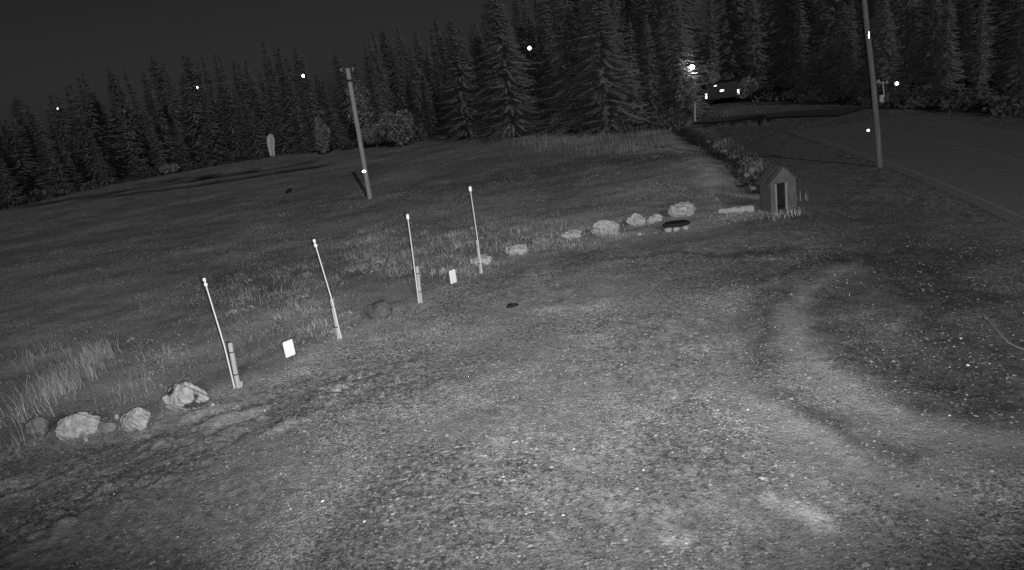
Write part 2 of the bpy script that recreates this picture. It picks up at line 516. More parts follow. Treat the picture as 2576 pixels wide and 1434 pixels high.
# ------------------------------------------------------------------ the road
def strip(name, P, off0, off1, z, material):
    """a sheet beside polyline P (in metres, to its left)"""
    V, F = [], []
    # resample
    Q = []
    for (a, b) in zip(P[:-1], P[1:]):
        n_ = max(2, int(np.hypot(*(b - a)) / 0.8))
        for k in range(n_): Q.append(a + (b - a) * k / n_)
    Q.append(P[-1]); Q = np.array(Q)
    T = np.gradient(Q, axis=0); T /= np.linalg.norm(T, axis=1)[:, None]
    T = np.stack([np.convolve(np.pad(T[:, c], 6, mode='edge'), np.ones(13) / 13, 'valid') for c in (0, 1)], 1)
    N = np.stack([-T[:, 1], T[:, 0]], 1)
    nn = 8 if off1 - off0 > 1 else 2
    for k, q in enumerate(Q):
        for j in range(nn):
            p = q + N[k] * (off0 + (off1 - off0) * j / (nn - 1))
            V.append((p[0], p[1], z))
    for k in range(len(Q) - 1):
        for j in range(nn - 1):
            a = k * nn + j
            F.append((a, a + 1, a + nn + 1, a + nn))
    return link(name, from_np(name, V, F), material)

ROAD = poly([(1990, 330), (2060, 352), (2110, 370), (2210, 402), (2340, 452), (2460, 502), (2576, 554), (2760, 650)])
tag(strip("road", ROAD, -0.3, 5.6, 0.012, M_asphalt), "dark asphalt road past the field", None, None, "structure")
ln = strip("road_edge_line", ROAD, 0.0, 0.09, 0.017, M_paint); tag(ln, kind="structure")
ln = strip("road_centre_line", ROAD, 2.62, 2.71, 0.017, M_paint); tag(ln, kind="structure")
ln = strip("road_centre_line", ROAD, 2.88, 2.97, 0.017, M_paint); tag(ln, kind="structure")
ln = strip("road_edge_line", ROAD, 5.25, 5.34, 0.017, M_paint); tag(ln, kind="structure")
LANE = poly([(1762, 306), (1850, 301), (1950, 293), (2010, 288), (2150, 284)])
lane = strip("lane", LANE, -1.4, 1.2, 0.10, M_roofb); tag(lane, "narrow dark lane crossing beyond the field", None, None, "structure")

# ------------------------------------------------------------------ gravel, litter and grass
def side_of_drive(x, y):
    d, s, _ = dist_poly(x, y, DRIVE_EDGE)
    return d * s

def scatter(n, rmin, rmax, bias=1.0, amax=40):
    a = np.radians(rng.uniform(-amax, amax, n))
    r = rmin + (rmax - rmin) * rng.uniform(0, 1, n) ** bias
    return r * np.sin(a), r * np.cos(a)

OCT = np.array([(1, 0, 0), (0, 1, 0), (-1, 0, 0), (0, -1, 0), (0, 0, 1), (.7, .7, .55), (-.7, .7, .5), (-.7, -.7, .55), (.7, -.7, .5)], float)
OF = np.array([(0, 5, 8), (0, 1, 5), (1, 2, 6), (1, 6, 5), (2, 3, 7), (2, 7, 6), (3, 0, 8), (3, 8, 7), (4, 5, 6), (4, 6, 7), (4, 7, 8), (4, 8, 5)])
def make_gravel():
    x, y = scatter(46000, 5.2, 17, 1.15)
    keep = side_of_drive(x, y) < -0.1
    dens = fbm(x / 1.5, y / 1.5, 71, 3)
    keep &= (dens + 0.5 * rng.uniform(-1, 1, len(x))) > -0.15
    dr, sr, _ = dist_poly(x, y, ROAD_EDGE)
    keep &= (dr * sr) < -0.3
    x, y = x[keep], y[keep]; n = len(x)
    z = height(x, y)
    size = np.clip(0.008 * np.exp(rng.normal(0, 0.45, n)), 0.004, 0.028)
    big = rng.uniform(0, 1, n) < 0.006
    size[big] *= 1.25
    alb = np.clip(0.72 * np.exp(rng.normal(-0.15, 0.40, n)), 0.3, 1.2)
    alb[big] = rng.uniform(1.8, 2.6, big.sum())
    V = OCT[None] * rng.uniform(0.65, 1.25, (n, 9, 3)) * np.array([1, 1, 0.75])
    c, s = np.cos(rng.uniform(0, 6.28, n)), np.sin(rng.uniform(0, 6.28, n))
    th = rng.uniform(0, 6.28, n); c, s = np.cos(th), np.sin(th)
    el = rng.uniform(0.7, 1.5, n)
    X = V[:, :, 0] * el[:, None]; Y = V[:, :, 1]
    Vx = (X * c[:, None] - Y * s[:, None]) * size[:, None] + x[:, None]
    Vy = (X * s[:, None] + Y * c[:, None]) * size[:, None] + y[:, None]
    Vz = V[:, :, 2] * size[:, None] + z[:, None] - 0.003
    F = (OF[None] + 9 * np.arange(n)[:, None, None]).reshape(-1, 3)
    me = from_np("gravel", np.stack([Vx, Vy, Vz], -1).reshape(-1, 3), F, np.repeat(alb, 9))
    tag(link("gravel", me, M_stone), "loose gravel stones strewn over the drive", "gravel", None, "stuff")

def make_litter():
    x, y = scatter(24000, 5.4, 15, 1.2)
    keep = (side_of_drive(x, y) < 0.2)
    dens = fbm(x / 0.9, y / 0.9, 77, 3)
    keep &= (dens + 0.35 * rng.uniform(-1, 1, len(x)) > 0.05) & (rng.uniform(0, 1, len(x)) > 0.85 * sstep(2.2, 4.5, x))
    x, y = x[keep], y[keep]; n = len(x)
    z = height(x, y)
    k = 7
    th = np.linspace(0, 2 * np.pi, k, endpoint=False)[None] + rng.uniform(0, 6, (n, 1))
    rr = rng.uniform(0.5, 1.1, (n, k)) * np.clip(0.010 * np.exp(rng.normal(0, 0.5, n)), 0.004, 0.021)[:, None]
    el = rng.uniform(1.0, 3.0, (n, 1))
    Vx = x[:, None] + rr * np.cos(th) * el; Vy = y[:, None] + rr * np.sin(th)
    Vz = z[:, None] + 0.008 + rng.uniform(0, 0.014, (n, k))
    F = (np.arange(k)[None] + k * np.arange(n)[:, None])
    alb = np.repeat(np.clip(0.95 * np.exp(rng.normal(0.0, 0.32, n)), 0.5, 1.6), k)
    me = from_np("leaf_litter", np.stack([Vx, Vy, Vz], -1).reshape(-1, 3), F, alb)
    tag(link("leaf_litter", me, M_stone), "pale dead leaves and turf scraps on the drive", "leaf litter", None, "stuff")

def blades(name, x, y, hgt, width, lean, alb, label, cat):
    n = len(x)
    z = height(x, y) - 0.01
    th = rng.uniform(0, 2 * np.pi, n); lt = rng.uniform(0, 2 * np.pi, n)
    lx, ly = np.cos(lt) * lean * hgt, np.sin(lt) * lean * hgt
    wx, wy = np.cos(th) * width, np.sin(th) * width
    P = np.zeros((n, 5, 3))
    P[:, 0] = np.stack([x - wx, y - wy, z], 1); P[:, 1] = np.stack([x + wx, y + wy, z], 1)
    P[:, 2] = np.stack([x + lx * 0.35 + wx * 0.7, y + ly * 0.35 + wy * 0.7, z + hgt * 0.6], 1)
    P[:, 3] = np.stack([x + lx * 0.35 - wx * 0.7, y + ly * 0.35 - wy * 0.7, z + hgt * 0.6], 1)
    P[:, 4] = np.stack([x + lx, y + ly, z + hgt * (1 - 0.35 * np.minimum(lean, 1) ** 2)], 1)
    F = np.concatenate([np.stack([np.array([0, 1, 2]), np.array([0, 2, 3]), np.array([3, 2, 4])])[None] + 5 * np.arange(n)[:, None, None]]).reshape(-1, 3)
    me = from_np(name, P.reshape(-1, 3), F, np.repeat(alb, 5))
    return tag(link(name, me, M_grass), label, cat, None, "stuff")

def make_grass():
    x, y = scatter(230000, 8.0, 36, 1.15, 41)
    sd = side_of_drive(x, y)
    dn = fbm(x / 1.2, y / 1.2, 83, 4)
    df, sf, _ = dist_poly(x, y, FOREST_EDGE)
    dru = np.full(len(x), 9.0)
    for P, w in RUTS: dru = np.minimum(dru, dist_poly(x, y, P)[0] / w)
    keep = (sd > 0.05 + 0.3 * dn) & (df * sf < 0.5) & (dru > 0.9) & (rng.uniform(0, 1, len(x)) < 0.50 + 0.55 * dn)
    x, y = x[keep], y[keep]; dn = dn[keep]; n = len(x)
    r = np.hypot(x, y)
    hg = (0.022 + 0.04 * rng.uniform(0, 1, n) ** 3) * (1 + 0.9 * np.clip(dn, -0.3, 1))
    wd = 0.0018 + 0.00022 * r
    blades("grass", x, y, hg, wd, rng.uniform(0.5, 1.6, n), 0.72 * np.exp(rng.normal(-0.05, 0.3, n)) * (1 + 0.35 * dn), "short dry grass over the field", "grass")
    # sparse tufts creeping over the drive
    x, y = scatter(42000, 6.0, 20, 1.0, 41)
    sd = side_of_drive(x, y)
    dn = fbm(x / 0.7, y / 0.7, 91, 3)
    keep = (sd < 0.1) & (dn + 0.25 * rng.uniform(-1, 1, len(x)) > 0.12 + 0.02 * (-sd))
    dr, sr, _ = dist_poly(x, y, ROAD_EDGE); keep &= dr * sr < -0.3
    x, y = x[keep], y[keep]; n = len(x); r = np.hypot(x, y)
    blades("turf_scraps", x, y, 0.012 + 0.022 * rng.uniform(0, 1, n) ** 2, 0.0018 + 0.0002 * r, rng.uniform(0.5, 1.6, n),
           np.exp(rng.normal(-0.12, 0.3, n)), "thin low turf creeping across the gravel drive", "grass")
    # tall wispy clumps on the field's near side
    X, Y, Hh, Ww, Al = [], [], [], [], []
    def clump(px, py, spread, n, h, al=1.0):
        p = flat(px, py)
        X.append(p.x + rng.normal(0, spread, n)); Y.append(p.y + rng.normal(0, spread, n))
        Hh.append(h * rng.uniform(0.4, 1.1, n)); Ww.append(np.full(n, 0.0022 if p.length < 14 else 0.004)); Al.append(np.full(n, al) * np.exp(rng.normal(0, 0.2, n)))
    for q in [(150, 985, .26, 260, .55, .8), (120, 1000, .28, 200, .5, .75), (190, 960, .26, 180, .5, .75), (245, 905, .2, 240, .5, .85), (225, 930, .22, 120, .45, .75),
              (55, 1060, .2, 60, .4, 1.0), (30, 1140, .2, 70, .4, 1.1), (300, 1010, .2, 45, .35, .8), (350, 960, .2, 40, .35, .8), (100, 900, .3, 60, .4, .8), (60, 1180, .2, 50, .35, 1),
              (400, 900, .25, 40, .3, .8), (650, 760, .3, 50, .28, .8), (720, 790, .2, 40, .25, .9), (780, 830, .2, 60, .25, 1.0), (900, 640, .3, 60, .28, .9), (1000, 650, .25, 60, .25, .9),
              (1100, 690, .25, 60, .22, .9), (1150, 620, .25, 60, .3, 1.0), (1260, 620, .25, 60, .3, 1.0), (1350, 600, .25, 50, .28, 1.0), (1420, 575, .2, 40, .26, 1.0), (1150, 590, .3, 60, .3, .9),
              (1300, 585, .3, 60, .3, .9), (930, 600, .3, 40, .3, .8), (2050, 500, .3, 70, .3, 1.0), (2010, 540, .25, 70, .25, 1.0), (2100, 540, .35, 60, .25, .9), (2000, 560, .2, 50, .2, 1.0),
              (1950, 545, .2, 40, .25, 1.0)]:
        clump(*q)
    for k in range(190):
        px, py = rng.uniform(0, 1900), rng.uniform(400, 1000)
        clump(px, py, 0.45, 14, 0.13, 0.6)
    for k in range(60):
        clump(rng.uniform(1330, 1640), rng.uniform(345, 385), 0.6, 40, 0.55, 0.75)
    for k in range(110):
        clump(rng.uniform(880, 1190), rng.uniform(575, 690), 0.22, 40, 0.13, 0.75)
    for k in range(60):
        clump(rng.uniform(1190, 1560), rng.uniform(555, 630), 0.22, 36, 0.13, 0.75)
    for k in range(70):
        clump(rng.uniform(560, 860), rng.uniform(690, 850), 0.2, 36, 0.11, 0.7)
    for (bx, by, w_) in ROCKS:
        for k in range(3):
            clump(bx + rng.uniform(-.5, .5) * w_, by + rng.uniform(-6, 3), 0.10, 16, 0.10, 0.8)
    for k in range(40):
        t = rng.uniform(0, 1)
        clump(1800 + 170 * t + rng.normal(0, 8), 352 + 105 * t, 0.25, 24, 0.22, 0.75)
    x, y = np.concatenate(X), np.concatenate(Y)
    h_, w_, a_ = np.concatenate(Hh), np.concatenate(Ww), np.concatenate(Al)
    sd = side_of_drive(x, y); k = sd > -0.5
    blades("tall_grass", x[k], y[k], h_[k], w_[k], rng.uniform(0.1, 0.55, k.sum()), a_[k], "tall wispy dead grass tufts along the field edge", "grass")
ROCKS = [(468, 1030, 104), (338, 1084, 74), (193, 1104, 88), (92, 1102, 54), (272, 1090, 38), (947, 803, 84), (1212, 666, 60), (1300, 640, 62), (1362, 616, 50), (1440, 602, 58),
         (1527, 592, 76), (1604, 568, 50), (1648, 560, 44), (1722, 546, 72), (1860, 538, 90)]
make_gravel(); make_litter(); make_grass()

# ------------------------------------------------------------------ rocks
ICO = {}
for n_ in (3, 5):
    bm = bmesh.new(); bmesh.ops.create_icosphere(bm, subdivisions=n_, radius=0.5); bm.verts.ensure_lookup_table()
    ICO[n_] = (np.array([v.co[:] for v in bm.verts]), np.array([[v.index for v in f.verts] for f in bm.faces])); bm.free()
def rock_mesh(name, w, h, dpt, seed, cuts=9, rough=0.22):
    V0, F0 = ICO[5 if w > 0.3 else 3]
    co = V0.copy()
    rr = random.Random(seed)
    for _ in range(cuts):                      # broken flat faces
        d = np.array([rr.uniform(-1, 1), rr.uniform(-1, 1), rr.uniform(-0.6, 1)]); d /= np.linalg.norm(d)
        lim = rr.uniform(0.27, 0.42)
        t = co @ d
        co -= np.outer(np.clip(t - lim, 0, None) * 0.9, d)
    nz = fbm(co[:, 0] * 5 + co[:, 2] * 3.1, co[:, 1] * 5 + co[:, 2] * 2.3, seed, 4, 0.6)
    crack = np.abs(fbm(co[:, 0] * 3 + co[:, 2] * 2, co[:, 1] * 3 - co[:, 2] * 2.7, seed + 9, 2))
    co = co * (1 + rough * nz - 0.16 * np.clip(1 - crack / 0.07, 0, 1))[:, None]
    co = (co - co.min(0)) / (co.max(0) - co.min(0)) - np.array([0.5, 0.5, 0.18])
    return from_np(name, co * np.array([w, dpt, h * 1.22]), F0)

def rock(name, cx, by, wpx, hpx, seed, material, label, cat="rock", group=None, tilt=0.0, cuts=9):
    p = G(cx, by)
    dist = (p - CAM).length
    w = wpx / S / FPX * dist
    h = hpx / S / FPX * dist
    o = link(name, rock_mesh(name, w, h, max(0.55 * w, h * 0.8), seed, cuts), material)
    o.location = p + Vector((0, 0.22 * w, 0)); o.rotation_euler = (0, tilt, random.Random(seed).uniform(-0.3, 0.3))
    o.location.z = hz(o.location.x, o.location.y)
    return tag(o, label, cat, group)

rock("boulder", 468, 1036, 104, 62, 3, M_rock_moss, "big pale boulder with dark mossy hollows by the first marker rod", "boulder")
rock("rock", 338, 1086, 74, 50, 8, M_rock, "rounded pitted rock just left of the mossy boulder")
rock("rock", 193, 1106, 88, 52, 15, M_rock, "broad pale cracked rock second from the left edge")
rock("rock", 92, 1102, 54, 42, 21, M_rock_dark, "dim grey rock half hidden in grass at far left")
rock("rock", 272, 1092, 38, 26, 27, M_rock_dark, "small leaning dark stone between two pale rocks")
rock("stone", 293, 1054, 14, 12, 31, M_rock, "tiny pale stone above the leaning dark stone", "stone")
rock("stone", 216, 1112, 12, 9, 33, M_rock, "fist-sized stone at the foot of the broad cracked rock", "stone")
rock("stone", 252, 1088, 15, 12, 34, M_rock, "little pale stone beside the broad cracked rock", "stone")
rock("stone", 536, 1024, 12, 6, 37, M_rock, "flat pale chip right of the mossy boulder", "stone")
rock("stone", 666, 1037, 9, 7, 39, M_rock, "single white pebble on the drive below the first marker rod", "stone")
rock("boulder", 947, 806, 84, 42, 44, M_rock_dull, "dull grey domed boulder between second and third marker rods", "boulder")
rock("rock", 1212, 668, 60, 26, 51, M_rock, "pale low rock behind the fourth marker rod")
rock("rock", 1300, 642, 62, 26, 55, M_rock, "pale low rock right of the fourth marker rod")
rock("rock", 1362, 616, 50, 20, 58, M_rock_dark, "flat dark rock left of the bright square rock")
rock("rock", 1440, 602, 58, 22, 63, M_rock, "bright squarish rock left of the largest row boulder")
rock("boulder", 1527, 592, 76, 40, 67, M_rock, "large rounded boulder in the far row of rocks", "boulder")
rock("rock", 1604, 568, 50, 32, 72, M_rock, "upright blocky rock right of the large rounded boulder")
rock("rock", 1648, 560, 44, 20, 76, M_rock, "small block squeezed beside the upright blocky rock")
rock("boulder", 1722, 546, 72, 34, 81, M_rock, "layered angular boulder behind the dark slab", "boulder")
rock("rock", 1806, 540, 30, 10, 84, M_rock_dark, "low stone beside the pale log")
rock("stone", 1610, 592, 16, 6, 86, M_rock, "small flat stone on the drive before the upright blocky rock", "stone")
rock("stone", 1290, 774, 34, 9, 88, M_black, "small flat dark stone lying alone on the drive", "stone")
for k, (a, b, w_, h_) in enumerate([(1850, 398, 16, 9), (1868, 412, 18, 10), (1893, 432, 20, 12), (1908, 452, 22, 12), (1896, 478, 16, 9), (1925, 462, 18, 9), (1800, 366, 16, 8), (1822, 384, 18, 9), (1780, 352, 14, 7), (1880, 446, 20, 11), (1838, 402, 14, 8)]):
    rock("ditch_stone", a, b, w_, h_, 101 + k, M_rock_dark, "small grey stone lining the dark ditch by the hut", "stone", "stones along the ditch")

# dark slab on rubble
pS = G(1707, 582)
sl_root = empty("stone_bench", pS)
bm = bmesh.new()
bmesh.ops.create_icosphere(bm, subdivisions=3, radius=0.5)
for v in bm.verts:
    q = fbm(np.array([v.co.x * 3]), np.array([v.co.y * 3 + v.co.z * 4]), 5, 3)[0]
    v.co = Vector((v.co.x * 0.74, v.co.y * 0.46, max(-0.5, min(0.5, v.co.z * 1.8)) * 0.10)) * (1 + 0.12 * q) + Vector((0, 0.2, 0.16))
link("slab", bm_mesh("slab", bm), M_black, sl_root)
for k, (dx, w_, h_) in enumerate([(-0.24, 0.22, 0.13), (-0.04, 0.2, 0.14), (0.2, 0.24, 0.12)]):
    so = link("rubble_stone", rock_mesh("rubble_stone", w_, h_, 0.2, 140 + k), M_rock, sl_root)
    so.location = (dx, 0.10, 0.0)
tag(sl_root, "dark flat slab resting on pale rubble before the layered boulder", "stone slab")

# pale log
pL0, pL1 = G(1812, 542), G(1900, 534)
lr = empty("log", (pL0 + pL1) / 2)
bm = bmesh.new()
a = pL0 - lr.location; b = pL1 - lr.location
N_ = 9
tube(bm, [a.lerp(b, t / N_) + Vector((0, 0.12, 0.09 + 0.015 * math.sin(t * 2.1))) for t in range(N_ + 1)],
     [0.075 + 0.03 * t / N_ + 0.012 * math.sin(t * 3.3) for t in range(N_ + 1)], 12)
link("bark_body", bm_mesh("bark_body", bm), M_pole, lr)
bm = bmesh.new()
tube(bm, [b + Vector((0, 0.12, 0.09)), b + Vector((0.02, 0.115, 0.09)), b + Vector((0.03, 0.11, 0.09))], [0.098, 0.09, 0.04], 12)
link("cut_end", bm_mesh("cut_end", bm), M_trim, lr)
tag(lr, "pale fallen log lying left of the small hut", "log")

# ------------------------------------------------------------------ marker rods
def marker(base, top, stake_top, rod_base, rod_mid, bulbs, stake_w, label, straps=2, stake_shift=0.0):
    p = G(*base)
    root = empty("driveway_marker", p)
    T = at_depth(*top, p) - p
    ST = at_depth(*stake_top, p) - p
    RB = at_depth(*rod_base, p) - p
    off = Vector((0, -stake_w * 0.55, 0))
    # stake: squared post with chamfered, slightly split head
    bm = bmesh.new()
    ax = ST.normalized()
    n_ = 6
    tube(bm, [Vector((0, 0, -0.06))] + [ST * (k / n_) for k in range(n_)] + [ST * 0.985, ST],
         [stake_w * 0.5] * 1 + [stake_w * (0.5 - 0.02 * (k % 2)) for k in range(n_)] + [stake_w * 0.47, stake_w * 0.34], 8)
    link("stake", bm_mesh("stake", bm), M_stake, root)
    bm = bmesh.new()
    RM = at_depth(*rod_mid, p) - p
    fr_ = (RM.z - RB.z) / (T.z - RB.z)
    RM = RM.lerp(RB.lerp(T, fr_), 0.5)
    tube(bm, [RB + off, RB.lerp(RM, 0.5) + off, RM + off, RM.lerp(T, 0.33) + off + (RM - RB).normalized() * 0.012, RM.lerp(T, 0.67) + off, T + off], [0.0135, 0.0135, 0.013, 0.012, 0.011, 0.0105], 8)
    link("rod", bm_mesh("rod", bm), M_plastic, root)
    for k in range(straps):
        q = ST * (0.80 - 0.5 * k)
        bm = bmesh.new()
        tube(bm, [q - ax * 0.007 + off * 0.2, q + ax * 0.007 + off * 0.2], [stake_w * 0.58] * 2, 10)
        link("strap", bm_mesh("strap", bm), M_strap, root)
    d = (T - RM).normalized()
    for (t0, t1, r_) in bulbs:
        c0, c1 = T + off + d * t0, T + off + d * t1
        bm = bmesh.new()
        tube(bm, [c0, c0.lerp(c1, .15), c0.lerp(c1, .5), c0.lerp(c1, .85), c1], [r_ * .5, r_ * .92, r_, r_ * .92, r_ * .5], 10)
        link("reflector_cap", bm_mesh("reflector_cap", bm), M_reflect, root)
    return tag(root, label, "marker post", "driveway marker rods")

marker((600, 974), (518, 706), (578, 862), (593, 976), (571, 868), [(-0.085, -0.02, 0.028), (0.0, 0.06, 0.026)], 0.085,
       "white marker rod on pale stake beside the big mossy boulder, nearest of four")
marker((853, 851), (793, 608), (834, 751), (860, 849), (839, 752), [(-0.10, -0.025, 0.032), (-0.005, 0.06, 0.028)], 0.085,
       "second white marker rod, leaning most, left of the dull domed boulder")
marker((1059, 760), (1026, 543), (1049, 669), (1054, 760), (1043, 667), [(-0.07, 0.05, 0.034)], 0.085,
       "third white marker rod, just left of the farther white plate")
marker((1210, 687), (1183, 474), (1200, 603), (1213, 686), (1202, 602), [(-0.07, 0.06, 0.040)], 0.085,
       "fourth white marker rod, just right of the farther white plate", 2)
rock("stone", 607, 974, 13, 17, 171, M_rock, "pale fist-sized stone at the foot of the nearest marker stake", "stone")

# reflective plates on short stakes
def plate(corner, label):
    (x0, y0), (x1, y1), (x2, y2), (x3, y3) = corner      # TL TR BR BL
    base = G((x2 + x3) / 2 + 3, (y2 + y3) / 2 + 12)
    root = empty("reflective_sign", base)
    c = at_depth((x0 + x1 + x2 + x3) / 4, (y0 + y1 + y2 + y3) / 4, base) - base
    tl, bl = at_depth(x0, y0, base), at_depth(x3, y3, base)
    tr_, br = flat(x1, y1, tl.z), flat(x2, y2, bl.z)
    ex = ((tr_ - tl) + (br - bl)) / 2
    w, h = ex.length, ((tl - bl).length)
    w = min(w, 0.26)
    ex.normalize(); ez = (tl - bl).normalized(); ey = ez.cross(ex).normalized(); ez = ex.cross(ey)
    M = Matrix((ex, ey, ez)).transposed().to_4x4(); M.translation = c
    bm = bmesh.new()
    rad, th = 0.022, 0.004
    outline = []
    for (sx, sz, a0) in ((1, 1, 0), (-1, 1, 90), (-1, -1, 180), (1, -1, 270)):
        for k in range(5):
            a_ = R(a0 + 22.5 * k)
            outline.append((sx * (w / 2 - rad) + rad * math.cos(a_), sz * (h / 2 - rad) + rad * math.sin(a_)))
    f = [bm.verts.new(M @ Vector((x, -th, z))) for x, z in outline]
    g = [bm.verts.new(M @ Vector((x, th, z))) for x, z in outline]
    bm.faces.new(f[::-1]); bm.faces.new(g)
    for k in range(len(f)): bm.faces.new((f[k], f[(k + 1) % len(f)], g[(k + 1) % len(f)], g[k]))
    bmesh.ops.recalc_face_normals(bm, faces=bm.faces)
    link("plate", bm_mesh("plate", bm), M_reflect, root)
    bm = bmesh.new()
    tube(bm, [Vector((c.x, c.y + 0.02, -0.06)), Vector((c.x, c.y + 0.022, c.z + h * 0.3))], [0.009, 0.009], 8)
    link("stake", bm_mesh("stake", bm), M_strap, root)
    return tag(root, label, "sign")
plate([(711, 862), (735, 852), (743, 891), (719, 901)], "larger glowing white plate between first and second marker rods")
plate([(1129, 682), (1144, 676), (1149, 709), (1134, 715)], "smaller glowing white plate between third and fourth marker rods")

# ------------------------------------------------------------------ utility poles and wire
def disc_reflector(parent, p, r, name="reflector", material=None, sx=1.0, sz=1.0, world=None):
    """a round faceted reflector on its bracket, turned to the drive"""
    M = Matrix.Translation(p) @ facing(world)
    bm = bmesh.new()
    k = 14
    rings = []
    for (q, y) in ((1.0, 0.012), (1.0, -0.004), (0.85, -0.010)):
        rings.append([bm.verts.new(M @ Vector((r * sx * q * math.cos(2 * math.pi * i / k), y, r * sz * q * math.sin(2 * math.pi * i / k)))) for i in range(k)])
    for a_, b_ in zip(rings[:-1], rings[1:]):
        for i in range(k): bm.faces.new((a_[i], a_[(i + 1) % k], b_[(i + 1) % k], b_[i]))
    bm.faces.new(rings[0]); bm.faces.new(rings[-1])
    bmesh.ops.recalc_face_normals(bm, faces=bm.faces)
    return link(name, bm_mesh(name, bm), material or M_mirror, parent)

pU = G(931, 500)
u1 = empty("utility_pole", pU)
T1 = at_depth(874, 172, pU) - pU
bm = bmesh.new()
tube(bm, [Vector((0, 0, -0.3))] + [T1 * (k / 10) for k in range(11)], [0.11] + [0.11 - 0.012 * k / 10 for k in range(11)], 14)
link("pole_shaft", bm_mesh("pole_shaft", bm), M_pole, u1)
q = at_depth(917, 430, pU) - pU
disc_reflector(u1, q + Vector((0, -0.14, 0)), 0.085, "reflector_band", None, 1.25, 0.8, pU + q)
for (a_, b_) in ((858, 176), (888, 174)):
    q = at_depth(a_, b_, pU) - pU
    bm = bmesh.new()
    tube(bm, [q + Vector((0, 0, -.09)), q + Vector((0, 0, -.02)), q + Vector((0, 0, .0)), q + Vector((0, 0, .05)), q + Vector((0, 0, .08))], [.02, .03, .06, .055, .02], 10)
    link("insulator", bm_mesh("insulator", bm), M_box, u1)
    bm = bmesh.new(); tube(bm, [q - Vector((0, 0, .06)), T1 * 0.975], [0.012, 0.012], 6)
    link("insulator_pin", bm_mesh("insulator_pin", bm), M_wire, u1)
q = at_depth(880, 203, pU) - pU
bm = bmesh.new(); ax = T1.normalized()
tube(bm, [q - ax * .05, q + ax * .05], [0.135, 0.135], 14)
link("band_clamp", bm_mesh("band_clamp", bm), M_strap, u1)
tag(u1, "tall pale wooden utility pole in the field with bright reflector low down", "utility pole")

pV = G(2213, 420)
u2 = empty("utility_pole", pV)
bm = bmesh.new()
line = [(2213, 420), (2208, 340), (2202, 270), (2196, 200), (2188, 130), (2179, 50), (2170, -40), (2150, -200)]
pts = [at_depth(a_, b_, pV) - pV for a_, b_ in line]
tube(bm, [pts[0] + Vector((0, 0, -0.3))] + pts, [0.088] + [0.088 - 0.002 * k for k in range(len(pts))], 14)
link("pole_shaft", bm_mesh("pole_shaft", bm), M_pole2, u2)
q = at_depth(2212, 248, pV) - pV
bm = bmesh.new(); box(bm, q + Vector((0.03, -0.06, 0)), (0.11, 0.10, 0.22), None, 0.012)
link("meter_box", bm_mesh("meter_box", bm), M_box, u2)
bm = bmesh.new()
tube(bm, [at_depth(2222, 244, pV) - pV + Vector((0.02, -.02, 0)), at_depth(2220, 210, pV) - pV + Vector((0, -.02, 0))], [0.018, 0.018], 6)
link("conduit", bm_mesh("conduit", bm), M_metal, u2)
for (a_, b_) in ((2209, 203), (2220, 208), (2230, 207)):
    q = at_depth(a_, b_, pV) - pV
    bm = bmesh.new(); tube(bm, [q + Vector((0, -.02, -.04)), q + Vector((0, -.02, .0)), q + Vector((0, -.02, .04))], [.02, .045, .02], 10)
    link("insulator", bm_mesh("insulator", bm), M_trim, u2)
bm = bmesh.new()
tube(bm, [at_depth(2197, 206, pV) - pV, at_depth(2232, 209, pV) - pV], [0.014, 0.014], 6)
link("bracket_arm", bm_mesh("bracket_arm", bm), M_metal, u2)
q = at_depth(2179, 89, pV) - pV
bm = bmesh.new(); box(bm, Vector((0, 0, 0)), (0.022, 0.012, 0.2), Matrix.Translation(q + Vector((0, -0.15, 0))) @ facing(pV + q), 0.003)
link("reflector_strip", bm_mesh("reflector_strip", bm), M_mirror, u2)
tag(u2, "dark wooden utility pole beside the road with a grey box", "utility pole")

# overhead wire with bright line markers
pw = pU + T1 + Vector((-0.1, -0.02, -0.05))
wp = [at_depth(a_, b_, Vector((0, pU.y, 0))) for a_, b_ in ((763, 186), (497, 216), (146, 268), (-300, 330))]
pts = [pw]
for a_, b_ in zip([pw] + wp[:-1], wp):
    for k in range(1, 7): pts.append(a_.lerp(b_, k / 6))
bm = bmesh.new(); tube(bm, pts, [0.007] * len(pts), 5)
tag(link("overhead_wire", bm_mesh("overhead_wire", bm), M_wire), "thin overhead wire running left from the field pole", "wire")
for (a_, b_, r_, lb) in ((763, 191, 0.075, "bright reflector on the overhead wire nearest the field pole"),
                         (497, 220, 0.045, "bright reflector on the overhead wire, second from the field pole"),
                         (146, 273, 0.040, "dim reflector on the overhead wire near the left edge")):
    p = at_depth(a_, b_, Vector((0, pU.y, 0)))
    root = empty("wire_marker", p)
    disc_reflector(root, Vector((0, -0.03, 0)), r_, "reflector_disc", M_mirror, 0.85, 1.1, p)
    bm = bmesh.new(); tube(bm, [Vector((0, 0, 0)), Vector((0, 0, 0.10))], [0.008, 0.008], 6)
    link("clip", bm_mesh("clip", bm), M_wire, root)
    tag(root, lb, "wire marker")

